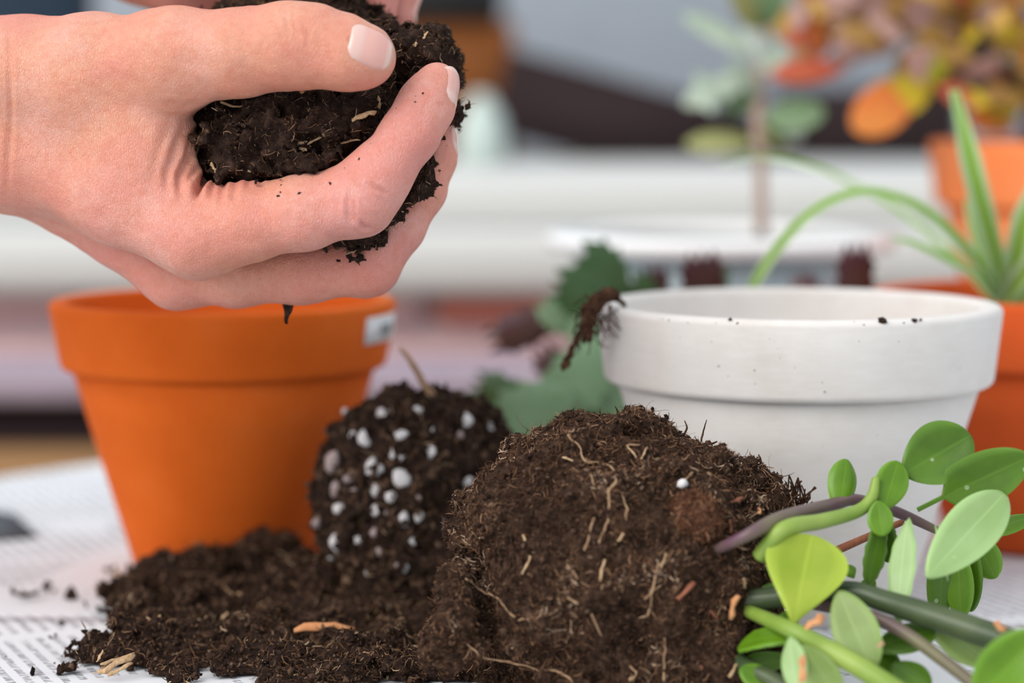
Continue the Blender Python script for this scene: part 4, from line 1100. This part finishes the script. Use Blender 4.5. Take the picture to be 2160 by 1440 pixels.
for c in [('bark', (620, 1326, .690), (748, 1322, .692), 22), ('straw', (208, 1420, .658), (286, 1382, .664), 17), ('straw', (212, 1402, .660), (262, 1384, .665), 11), ('straw', (226, 1424, .657), (280, 1398, .660), 11), ('straw', (204, 1396, .662), (218, 1370, .664), 7), ('straw', (236, 1396, .662), (284, 1376, .664), 7), ('straw', (200, 1420, .660), (222, 1404, .662), 6), ('straw', (320, 1330, .690), (338, 1296, .694), 8), ('straw', (330, 1322, .690), (310, 1300, .694), 7), ('straw', (305, 1332, .690), (345, 1306, .696), 11), ('straw', (448, 1338, .705), (455, 1312, .707), 17), ('straw', (470, 1236, .745), (490, 1256, .742), 11), ('straw', (500, 1252, .742), (535, 1258, .742), 9), ('bark', (515, 1260, .742), (530, 1248, .742), 9), ('straw', (545, 1280, .735), (555, 1270, .735), 10), ('straw', (466, 1304, .715), (482, 1292, .716), 9), ('straw', (620, 1240, .745), (636, 1248, .745), 7), ('straw', (330, 1310, .695), (318, 1330, .692), 7), ('bark', (375, 1318, .70), (386, 1304, .70), 7), ('straw', (520, 1350, .695), (535, 1365, .692), 8), ('straw', (630, 1346, .69), (640, 1382, .688), 6), ('straw', (290, 1240, .75), (300, 1262, .75), 10), ('straw', (585, 1230, .745), (590, 1246, .745), 9), ('straw', (690, 1408, .665), (712, 1420, .664), 8), ('straw', (813, 1440, .66), (824, 1415, .66), 9), ('bark', (660, 1418, .66), (640, 1426, .66), 7), ('straw', (236, 1212, .79), (255, 1204, .79), 14)]:
    chip(hp, c[0], c[1], c[2], c[3], .70)
# crumbs scattered over the paper
n = 260
xs = rng.uniform(-0.17, 0.02, n); ys = rng.uniform(0.63, 0.80, n)
P = np.stack([xs, ys, np.full(n, 0.0006)], -1)
dd = np.array([np.min(np.linalg.norm(Vp[::40, :2] - p[:2], axis=1)) for p in P])
P = P[(dd > 0.001) & (dd < 0.03 * rng.random(n) ** 1.5)]
P2 = np.array([W(x, y, 826 / (y - 200) - 0.001) for x, y in ((240, 1210), (225, 1214), (45, 1268), (60, 1270), (80, 1266), (115, 1262), (210, 1300), (222, 1306), (175, 1382), (70, 1438), (190, 1360), (30, 1262), (150, 1268), (100, 1250), (130, 1330))]); P2[:, 2] = 0.0009
V1, F1, r1 = crumbs_vf(P, P * 0, rng, 0.0003, 0.0011); V2, F2_, r2 = crumbs_vf(P2, P2 * 0, rng, 0.0010, 0.0022)
V, F = merge([(V1, F1), (V2, F2_)])
tag(part('scattered_crumbs', V, F, M['crumb'], None, rnd=np.concatenate([r1, r2]) * 0.6, smooth=False), 'dark soil crumbs scattered on the newspaper beside the heap', 'soil', kind='stuff')

# ---- perlite-speckled root ball
rng = np.random.default_rng(12)
YQ = .765
fn = blob_sdf(soil_ell([(875, 990, YQ, 185, 172, .027), (850, 1090, YQ, 178, 150, .027), (900, 1180, YQ - .003, 165, 130, .026), (960, 960, YQ + .004, 108, 118, .022), (790, 1050, YQ, 115, 150, .022), (860, 1240, YQ, 160, 90, .024)]), 0.008, 230, 0.0022, 41, floor=0.0003)
Vq, Fq = nets(fn, [W(620, 0, YQ)[0], .722, -0.002], [W(1120, 0, YQ)[0], .812, W(0, 770, YQ)[2]], 0.0012)
Vq, Nq = rough_up(Vq, Fq, [(800, 0.0005)], 13); Vq[:, 2] = np.maximum(Vq[:, 2], 0.0003)
rq = thing('root_ball', (W(870, 0, YQ)[0], YQ, 0.0), 'dark root ball speckled with white perlite beside the orange pot', 'root ball')
part('soil_lump', Vq, Fq, M['perlite_soil'], rq)
fr = lambda P, N_: (N_[:, 1] < 0.35) & (P[:, 2] > 0.001)
P, NN = scatter(Vq, Nq, Fq, 3000, rng, 0.0002, fr); V, F, rn = crumbs_vf(P, NN, rng, 0.0003, 0.0015); part('soil_crumbs', V, F, M['crumb'], rq, rnd=rn, kind='stuff', smooth=False)
P, NN = scatter(Vq, Nq, Fq, 2500, rng, 0.0002, fr); V, F, rn = fibres_vf(P, NN, rng, 0.0015, 0.006, 0.00006, 0.00022, 0.4, 0.6, bias=1.3); part('root_fibres', V, F, M['fibre'], rq, rnd=rn, kind='stuff', smooth=False)
pmesh = []
for k in range(6):
    V = ICO2_V * (1 + 0.22 * rng.standard_normal((len(ICO2_V), 1)).clip(-1.2, 1.2)) * np.array([1, 0.8 + 0.3 * rng.random(), 0.9 + 0.4 * rng.random()])
    me = fast_mesh('perlite_grain', V, [ICO2_F], smooth=True); me.materials.append(M['perlite' if k < 4 else 'perlite_dirty']); pmesh.append(me)
def front_hit(V_, x, y, Y0):
    """front-most surface vertex of a lump along the line of sight near a measured point"""
    t_ = V_[:, 1]; pxx = 1080 + V_[:, 0] / t_ * FPX
    q = V_ - CAMP; f = q @ np.array([0, ca, -sa]); pxx = 1080 + q[:, 0] / f * FPX; pyy = 720 - (q @ np.array([0, sa, ca])) / f * FPX
    d = (pxx - x) ** 2 + (pyy - y) ** 2; m = d < 12 ** 2
    if not m.any(): i = np.argmin(d); return V_[i]
    i = np.argmin(np.where(m, t_, 9)); return V_[i]
grains = [(760, 927, 15, 22), (843, 913, 18, 11), (800, 867, 15, 12), (884, 855, 16, 10), (699, 968, 17, 28), (725, 1008, 15, 15), (772, 981, 11, 16), (803, 984, 11, 12), (821, 966, 9, 12), (855, 1007, 17, 26), (700, 1031, 17, 21), (742, 1033, 14, 9), (784, 1030, 12, 12), (814, 1050, 15, 11), (788, 1071, 15, 12), (710, 1072, 14, 13), (672, 1095, 13, 14), (784, 1116, 13, 14), (862, 1091, 12, 14), (888, 1089, 10, 11), (939, 1096, 10, 10), (990, 1007, 15, 16), (985, 1030, 9, 11), (976, 911, 17, 14), (992, 882, 20, 14), (1042, 898, 15, 10), (701, 1150, 19, 21), (750, 1145, 13, 13), (790, 1158, 13, 13), (828, 1190, 10, 10), (855, 1202, 9, 9), (897, 953, 9, 14), (1045, 990, 12, 12), (736, 915, 9, 11), (880, 1044, 9, 9), (818, 1090, 9, 10), (930, 1120, 10, 9), (865, 1140, 9, 9), (846, 960, 8, 9), (690, 1180, 10, 9), (945, 1010, 7, 8), (1010, 935, 9, 9), (905, 905, 8, 8), (770, 1200, 8, 7), (720, 860, 9, 8)]
for k, (x, y, rx, ry) in enumerate(grains):
    p = front_hit(Vq, x, y, YQ)
    o = bpy.data.objects.new('perlite_grain', pmesh[k % 6]); COL.objects.link(o); o.parent = rq
    o.location = p + np.array([0, 0.0011, 0]) - ROOT[rq.name]
    o.scale = (R(rx, YQ) * 0.88, R((rx + ry) / 2, YQ) * 0.8, R(ry, YQ) * 0.88); o.rotation_euler = (0, rng.uniform(-.3, .3), rng.uniform(0, 6))
rootlet(rq, 'root', [(925, 850, .760), (895, 810, .763), (870, 768, .765), (845, 735, .767)], 9, 'dry_stem')
rootlet(rq, 'root', [(905, 850, .757), (900, 825, .759), (885, 800, .759)], 6, 'dry_stem')

# ---- succulent lifted out of its pot: root ball, stems, leaves
rng = np.random.default_rng(21)
su = thing('succulent_plant', (W(1350, 0, .655)[0], .655, 0.0), 'uprooted succulent with a fibrous brown root ball and glossy green leaves lying in front', 'plant')
YA = .655
B = [(1300, 1150, YA, 300, 262, .036), (1215, 1240, YA - .004, 225, 210, .034), (1400, 1200, YA - .004, 240, 250, .034), (1250, 1020, YA + .002, 185, 132, .024), (1400, 1040, YA + .002, 160, 140, .026), (1120, 1100, YA, 155, 165, .026), (1530, 1150, YA + .002, 105, 125, .022), (1570, 1012, YA + .006, 46, 50, .010), (1634, 1050, YA + .006, 28, 58, .007), (1600, 1090, YA + .006, 50, 50, .010), (1015, 1110, YA + .004, 62, 44, .012), (975, 1275, YA - .020, 52, 88, .011), (945, 1370, YA - .020, 50, 70, .011), (1100, 1400, YA + .006, 100, 60, .016), (1450, 1370, YA - .014, 190, 120, .024), (1300, 1400, YA - .012, 190, 100, .024), (1550, 1300, YA - .006, 105, 125, .020), (1590, 1420, YA - .014, 90, 70, .014), (1190, 1400, YA - .008, 120, 80, .022), (1210, 900, YA + .004, 40, 22, .008), (1345, 900, YA + .004, 50, 22, .008), (1090, 945, YA + .004, 28, 28, .006), (1500, 960, YA + .004, 26, 26, .006)]
fn = blob_sdf(soil_ell([(x, y, Y, rx * 0.955, ry * 0.95, rd * 0.96) for (x, y, Y, rx, ry, rd) in B]), 0.005, 120, 0.0032, 61, floor=0.0003, octs=4)
Va, Fa = nets(fn, [W(850, 0, YA)[0], .600, -0.002], [W(1720, 0, YA)[0], .712, W(0, 850, YA)[2]], 0.0009)
Va, Na = rough_up(Va, Fa, [(420, 0.0008), (1000, 0.00045)], 17); Va[:, 2] = np.maximum(Va[:, 2], 0.0003)
rbp = part('root_ball', Va, Fa, M['root_soil'], su, label='fibrous brown root ball')
fr = lambda P, N_: (P[:, 2] > 0.001) & ((N_[:, 1] < 0.2) | (N_[:, 2] > 0.4))
P, NN = scatter(Va, Na, Fa, 9000, rng, 0.0002, fr); V, F, rn = crumbs_vf(P, NN, rng, 0.00015, 0.0008); part('soil_crumbs', V, F, M['crumb'], rbp, rnd=rn, kind='stuff', smooth=False)
P, NN = scatter(Va, Na, Fa, 19000, rng, 0.0003, fr); V, F, rn = fibres_vf(P, NN, rng, 0.0008, 0.0045, 0.00005, 0.00020, 0.32, 0.8, bias=1.4); rn = np.clip(rn * 0.85 + 0.40 * fbm(V, 75, 2, 3), 0, 1); part('root_fibres', V, F, M['rootfibre'], rbp, rnd=rn, kind='stuff', smooth=False)
# hair-fine roots standing off the upper edge
topk = lambda P, N_: (N_[:, 2] > 0.35) & (P[:, 2] > 0.035)
P, NN = scatter(Va, Na, Fa, 420, rng, 0.0, topk)
V, F, rn = fibres_vf(P, NN, rng, 0.003, 0.011, 0.00004, 0.00010, 3.5, 0.5, seg=6, bias=1.0); part('hair_roots', V, F, M['rootfibre'], rbp, rnd=rn * 0.7, kind='stuff', smooth=False)
def onball(pts, out=0.0001):
    r = []
    for (x, y) in pts:
        p = front_hit(Va, x, y, YA); r.append(p + np.array([0, -out, out * 0.4]))
    return r
def ballroot(pts, rpx, m='root', name='root'):
    Pp = onball(pts); V, F = tube(Pp, [R(rpx * .52, YA) * (0.8 + 0.4 * rng.random()) for _ in Pp[:-1]] + [R(rpx * .3, YA)], 6, 6 * len(Pp))
    V = V + 0.0004 * np.stack([fbm(V, 500, 2, s) for s in (1, 2, 3)], -1)
    part(name, V, F, M[m], rbp)
ballroot([(1190, 925), (1215, 935), (1235, 962), (1265, 965), (1290, 978), (1296, 1005), (1290, 1030), (1278, 1065), (1272, 1100), (1275, 1130), (1270, 1150)], 4.5)
ballroot([(990, 1215), (1015, 1240), (1040, 1265), (1058, 1290), (1080, 1300), (1105, 1308)], 4)
ballroot([(1322, 1040), (1318, 1065), (1325, 1088)], 4)
ballroot([(1155, 1400), (1180, 1412), (1200, 1430)], 6)
ballroot([(985, 1360), (1030, 1385), (1080, 1405), (1130, 1415)], 3)
ballroot([(1330, 1440), (1335, 1410), (1330, 1395)], 6); ballroot([(1400, 1440), (1398, 1400), (1395, 1350)], 5)
ballroot([(1380, 1190), (1378, 1240), (1370, 1270), (1360, 1290), (1350, 1310)], 5)
for a, b2, w, m in [((1096, 1212), (1118, 1176), 11, 'straw'), ((1258, 1218), (1282, 1175), 10, 'straw'), ((1300, 1160), (1306, 1120), 10, 'straw'), ((1226, 1160), (1248, 1100), 11, 'root'), ((1390, 1190), (1400, 1160), 10, 'root'), ((1100, 1120), (1108, 1135), 10, 'straw'), ((1195, 1268), (1218, 1264), 9, 'straw'), ((1318, 930), (1355, 928), 10, 'root'), ((1325, 935), (1340, 955), 8, 'straw'), ((1365, 935), (1348, 960), 8, 'straw'), ((1180, 962), (1202, 968), 9, 'straw'), ((1240, 1300), (1262, 1338), 8, 'root'), ((1190, 1180), (1216, 1210), 8, 'root'), ((1555, 1055), (1580, 1050), 18, 'redbark'), ((1606, 1092), (1612, 1070), 14, 'bark'), ((1538, 1095), (1552, 1118), 9, 'redbark'), ((1530, 1420), (1566, 1395), 14, 'straw'), ((1575, 1225), (1582, 1240), 12, 'straw'), ((1440, 1260), (1470, 1225), 22, 'redbark'), ((1540, 1300), (1560, 1265), 26, 'bark'), ((1478, 1420), (1482, 1395), 9, 'redbark'), ((1400, 1230), (1370, 1265), 7, 'root'), ((1255, 1000), (1245, 1020), 7, 'root'), ((1430, 1010), (1460, 985), 7, 'root'), ((1500, 1290), (1515, 1310), 9, 'redbark')]:
    p = onball([a, b2], 0.0003)
    # a chip lying on the ball between two of its surface points
    ax = p[1] - p[0]; L = np.linalg.norm(ax); nn = nrm(np.array([0, -1, .4]) - nrm(ax) * np.dot([0, -1, .4], nrm(ax))); s = np.cross(nrm(ax), nn); wd = R(w, YA) * 0.36
    V = []
    for i in range(5):
        u = i / 4; ww = wd * rng.uniform(0.45, 1.0)
        c = p[0] + ax * u + nn * 0.0001 + s * rng.uniform(-.4, .4) * wd
        V += [c - s * ww, c + nn * ww * 0.5, c + s * ww * 0.9, c - nn * ww * 0.5]
    F = [(i * 4 + j, i * 4 + (j + 1) % 4, (i + 1) * 4 + (j + 1) % 4, (i + 1) * 4 + j) for i in range(4) for j in range(4)] + [(3, 2, 1, 0), (16, 17, 18, 19)]
    part('wood_chip', np.array(V), [np.array(F)], M[m], rbp, smooth=False)
p = onball([(1447, 1018)], 0.001)[0]
V = ICO2_V * (1 + 0.2 * rng.standard_normal((len(ICO2_V), 1)).clip(-1, 1)) * R(11, YA) + p; part('perlite_grain', V, [ICO2_F], M['perlite'], rbp)
pn = front_hit(Va, 1470, 1095, YA); cn = pn + np.array([0, 0.0015, 0]); rnod = R(60, .62)
Vn, Fn = nets(lambda P: np.linalg.norm(P - cn, axis=1) - rnod + 0.0012 * fbm(P, 300, 3, 91), cn - rnod * 1.4, cn + rnod * 1.4, 0.0006)
Vn, Nn = rough_up(Vn, Fn, [(900, 0.0004)], 23)
nod = part('root_nodule', Vn, Fn, M['shred'], su, label='fuzzy reddish brown nodule on the root ball')
P, NN = scatter(Vn, Nn, Fn, 1600, rng, 0.0001, lambda P, N_: N_[:, 1] < 0.3); V, F, rn = fibres_vf(P, NN, rng, 0.0008, 0.0045, 0.00005, 0.00018, 0.5, 0.7, bias=1.6)
M['nodfibre'] = attr_mat('nodule_fibre', [(0, (0.06, 0.022, 0.011)), (0.6, (0.21, 0.090, 0.045)), (1, (0.48, 0.26, 0.15))])
part('root_fibres', V, F, M['nodfibre'], nod, rnd=rn, kind='stuff', smooth=False)
# upright wisps
for pts, r in [([(1470, 985, .662), (1480, 960, .661), (1492, 942, .660), (1512, 932, .660)], 4), ([(1462, 990, .662), (1470, 965, .661), (1486, 945, .66)], 8), ([(1478, 938, .664), (1484, 908, .664), (1490, 884, .664)], 2), ([(1440, 920, .664), (1448, 900, .664), (1446, 888, .664)], 2.5), ([(1268, 884, .663), (1272, 872, .663), (1282, 878, .663)], 2), ([(1305, 885, .663), (1302, 866, .663), (1297, 856, .663)], 2.5), ([(1372, 895, .664), (1380, 884, .664), (1392, 886, .664)], 2.5), ([(1604, 1000, .662), (1606, 975, .662), (1600, 958, .662)], 4)]:
    rootlet(rbp, 'shred', pts, r, 'root')
# stems
def stem(m, pts, r, seg=40, name='stem'):
    P = [W(*p) for p in pts]; rr = [R(x, pts[0][2]) for x in r]
    V, F = tube(P, rr, 14, seg); return part(name, V, F, M[m], su)
stem('stem_purple', [(1440, 1192, .636), (1561, 1136, .618), (1645, 1094, .624), (1750, 1066, .640), (1806, 1054, .645), (1895, 1081, .648), (1980, 1120, .648)], [9, 13, 16, 15, 13, 12, 9], 50)
stem('stem_green', [(1600, 1175, .622), (1653, 1116, .620), (1734, 1099, .628), (1808, 1078, .636), (1838, 1050, .638), (1848, 1008, .640)], [17, 18, 17, 15, 13, 9], 44)
stem('stem_dark', [(1500, 1262, .632), (1600, 1264, .628), (1780, 1246, .624), (1863, 1267, .620), (1959, 1297, .616), (2104, 1345, .608), (2200, 1380, .604)], [24, 24, 22, 24, 27, 29, 28], 50)
stem('stem_purple', [(1700, 1270, .626), (1822, 1295, .618), (1903, 1331, .612), (1984, 1388, .606), (2070, 1455, .600)], [13, 14, 14, 14, 13], 40)
stem('stem_green', [(1570, 1285, .628), (1668, 1328, .609), (1742, 1367, .606), (1822, 1412, .600), (1920, 1475, .594)], [14, 18, 21, 22, 22], 40)
stem('stem_dark', [(1500, 1350, .634), (1575, 1405, .618), (1640, 1440, .610), (1720, 1500, .600)], [16, 18, 18, 17], 30)
tw_ = stem('redbark', [(1700, 1188, .652), (1766, 1160, .652), (1835, 1130, .654), (1905, 1100, .656)], [8, 9, 8, 7], 20, 'twig')
L_ = lambda m, a, b2, w, n, **kw: leaf(su, m, W(*a), W(*b2), w, a[2], n, nu=26, nvv=13, rib=0.05, **kw)
L_('leaf_deep', (1905, 1000, .646), (2048, 918, .648), 136, (-0.15, -1, 0.25), shape='oval', cup=0.08, bend=-0.03, thick=0.0022)
L_('leaf_deep', (1935, 1075, .644), (2172, 962, .640), 116, (0.0, -1.0, 0.12), shape='oval', pet=0.22, cup=0.08, bend=-0.05, thick=0.0022)
L_('leaf_pale', (1972, 1105, .636), (2000, 1225, .624), 10, (0, -1, 0.4), shape='oval')
L_('leaf_pale', (1955, 1218, .618), (2118, 1042, .640), 118, (0.25, -0.75, 0.65), shape='oval', cup=0.05, bend=0.03, thick=0.0024)  # broad leaf: sheen on its lit top is put into the pale colour
L_('leaf', (1768, 1075, .642), (1783, 968, .648), 66, (0.2, -1, 0.25), shape='oval', cup=-0.12, bend=0.04, thick=0.002)
L_('leaf', (1862, 1075, .640), (1893, 972, .644), 74, (0.1, -1, 0.2), shape='oval', cup=0.06, thick=0.002)
L_('leaf', (1850, 1055, .636), (1862, 1132, .633), 56, (-0.1, -1, 0.2), shape='oval', cup=0.08, thick=0.002)
L_('leaf_deep', (1858, 1090, .637), (1830, 1232, .634), 52, (0.3, -1, 0.1), shape='oval', scal=0.03, cup=0.1, thick=0.002)
L_('leaf_deep', (1866, 1092, .640), (1876, 1186, .640), 54, (-0.4, -1, 0.1), shape='oval', scal=0.03, cup=0.1, thick=0.002)
L_('leaf_pale', (1918, 1092, .632), (1895, 1326, .620), 60, (-0.55, -1, 0.1), shape='lance', scal=0.02, cup=0.08, bend=0.03, thick=0.0024)
L_('leaf_lime', (1672, 1322, .612), (1712, 1128, .622), 182, (0.05, -0.85, 0.45), shape='spade', cup=0.06, bend=-0.04, thick=0.0026)
L_('leaf_olive', (1770, 1246, .614), (1842, 1412, .604), 100, (-0.25, -1, 0.2), shape='oval', cup=0.06, bend=0.03, thick=0.0024)
L_('leaf', (1672, 1352, .612), (1558, 1372, .620), 62, (0.1, -0.6, 0.8), shape='oval', scal=0.025, cup=0.14, bend=0.10, thick=0.0022)
L_('leaf_deep', (1668, 1385, .620), (1560, 1400, .624), 60, (0, -0.9, -0.4), shape='oval', cup=0.05, thick=0.002)
L_('leaf', (1650, 1460, .612), (1560, 1410, .614), 60, (0.1, -0.9, 0.5), shape='oval', cup=0.08, thick=0.002)
L_('leaf_pale', (1668, 1340, .606), (1690, 1480, .596), 60, (-0.5, -1, 0.1), shape='lance', cup=0.05, thick=0.002)
L_('leaf_olive', (1690, 1360, .604), (1768, 1480, .596), 80, (0.3, -1, 0.3), shape='oval', cup=0.05, thick=0.002)
L_('leaf', (2060, 1480, .590), (2205, 1330, .582), 120, (-0.35, -1, 0.25), shape='oval', cup=0.18, bend=0.08, thick=0.003)
L_('leaf_deep', (1985, 1130, .650), (1980, 1310, .650), 66, (0.3, -1, 0.1), shape='oval', thick=0.002)
L_('leaf', (2020, 1150, .652), (2028, 1305, .648), 62, (-0.3, -1, 0.1), shape='oval', thick=0.002)
L_('leaf_deep', (2045, 1130, .656), (2048, 1290, .654), 60, (-0.5, -1, 0.1), shape='oval', cup=0.1, thick=0.002)
L_('leaf', (2050, 1120, .662), (2100, 1220, .658), 70, (-0.2, -1, 0.2), shape='oval', thick=0.002)
L_('leaf_deep', (2020, 1160, .668), (2062, 1240, .668), 60, (-0.2, -1, 0.2), shape='oval', thick=0.002)
L_('leaf', (2060, 1130, .660), (2200, 1085, .660), 46, (0, -0.7, 0.7), shape='lance', thick=0.002)
L_('leaf_deep', (1600, 1240, .634), (1602, 1196, .636), 36, (0.2, -1, 0.2), shape='oval', thick=0.002)
L_('leaf_deep', (1660, 1275, .626), (1606, 1240, .630), 56, (0.1, -0.9, 0.3), shape='oval', thick=0.002)
L_('leaf_deep', (1655, 1290, .624), (1668, 1340, .620), 50, (0.3, -1, 0.2), shape='oval', thick=0.002)
L_('leaf_deep', (1845, 1370, .618), (1975, 1330, .620), 80, (0, -0.6, 0.8), shape='oval', thick=0.002)
L_('leaf_olive', (1955, 1300, .622), (2085, 1400, .618), 90, (0.1, -0.8, 0.6), shape='oval', thick=0.002)
L_('leaf_deep', (1880, 1400, .612), (1960, 1460, .606), 80, (0, -0.8, 0.6), shape='oval', thick=0.002)
L_('leaf_deep', (1990, 1350, .622), (2120, 1330, .630), 60, (0, -0.8, 0.6), shape='oval', thick=0.002)
L_('leaf_deep', (1800, 1360, .622), (1900, 1420, .618), 80, (0.2, -0.8, 0.6), shape='oval', thick=0.002)
L_('leaf', (1800, 1215, .636), (1785, 1195, .64), 30, (0, -1, 0.3), shape='oval', thick=0.002)
L_('leaf', (1815, 1248, .640), (1845, 1225, .642), 34, (0, -0.8, 0.6), shape='oval', thick=0.002)
for c in [('bark', (1700, 1328, .606), (1738, 1298, .610), 26), ('bark', (1690, 1440, .592), (1695, 1380, .598), 18), ('bark', (2100, 1310, .600), (2118, 1332, .600), 20), ('straw', (1850, 1370, .604), (1862, 1352, .604), 12)]:
    chip(su, c[0], c[1], c[2], c[3], .6)
# small wart-like dots on the leaves are in the leaf material; fuzzy dry tuft behind the ball
tf = []
for k in range(60):
    a0 = W(rng.uniform(1660, 1700), rng.uniform(1040, 1090), .668); a1 = a0 + np.array([rng.uniform(-.004, .004), rng.uniform(-.003, .003), rng.uniform(-.001, .007)])
    tf.append(tube([a0, (a0 + a1) / 2 + rng.uniform(-.001, .001, 3), a1], 0.00025, 4, 5))
V, F = merge(tf); part('dry_tuft', V, F, M['shred'], su, kind='stuff', smooth=False)

# ---- shred of roots hanging over the white pot's rim
sh = thing('root_shred', tuple(W(1255, 640, .742)), 'shred of brown roots hanging over the left rim of the white pot', 'root scrap')
def rope(pts, r): 
    V, F = tube([W(*p) for p in pts], [R(x, .74) for x in r], 9, 40); N_ = vnormals(V, F[0])
    V = V + N_ * (0.0011 * fbm(V, 420, 3, 77))[:, None]; return part('root_strand', V, F, M['shred'], sh)
s1 = rope([(1318, 645, .742), (1290, 622, .738), (1262, 632, .732), (1245, 660, .730), (1236, 700, .730), (1230, 725, .730)], [5, 13, 20, 18, 12, 4])
s2 = rope([(1246, 655, .731), (1232, 690, .730), (1216, 712, .730), (1204, 740, .730), (1190, 768, .730), (1186, 782, .730)], [8, 10, 7, 5, 5, 2])
s3 = rope([(1275, 628, .735), (1255, 640, .731), (1240, 668, .729), (1245, 700, .729), (1240, 722, .729)], [5, 8, 9, 7, 3])
fl = []
for k in range(90):
    a0 = W(1255 + rng.uniform(-25, 40) - (k % 3) * 10, 640 + rng.uniform(-20, 40) + (k % 3) * 18, .731); a1 = a0 + rng.uniform(-.004, .004, 3) + np.array([0, 0, -.002])
    fl.append(tube([a0, (a0 + a1) / 2 + rng.uniform(-.001, .001, 3), a1], 0.00018, 4, 5))
V, F = merge(fl); part('root_fibres', V, F, M['shred'], sh, kind='stuff', smooth=False)

# ---- soil specks stuck to the white pot
def potspeck(x, y, r):
    # intersect the sight line with the rim band
    for Yt in np.linspace(.69, .76, 400):
        p = W(x, y, Yt); f = (p[2] - (HW - 0.195 * DW)) / (0.195 * DW); rr = DW * (0.482 + 0.018 * min(f, 0.9))
        if math.hypot(p[0] - cw[0], p[1] - cw[1]) <= rr: break
    V = ICO_V * (1 + 0.3 * rng.standard_normal((12, 1)).clip(-1, 1)) * R(r, .7) * np.array([1, .5, .8]) + p
    return V
for (x, y, r) in [(1862, 676, 9), (1930, 675, 7), (1942, 674, 4), (1540, 673, 5), (1556, 682, 4), (1412, 676, 4)]:
    part('soil_speck', potspeck(x, y, r), [ICO_F], M['soil'], pw, smooth=False)
small = [(1390, 672, 2), (1398, 673, 2), (1452, 681, 3), (1460, 681, 2), (1502, 690, 2), (1511, 682, 2.5), (1530, 684, 1.5), (1716, 688, 2.5), (1746, 686, 2), (1822, 685, 3), (1856, 672, 4), (1906, 681, 2.5), (1502, 720, 2), (1408, 726, 2), (1582, 755, 2), (1646, 755, 2.5), (1516, 772, 2), (1592, 781, 2), (1634, 720, 2), (1700, 728, 1.5), (1886, 686, 2), (1640, 735, 1.2), (1740, 826, 2)]
V, F = merge([(potspeck(*s), [ICO_F]) for s in small]); part('soil_dust', V, F, M['soil'], pw, smooth=False, kind='stuff')
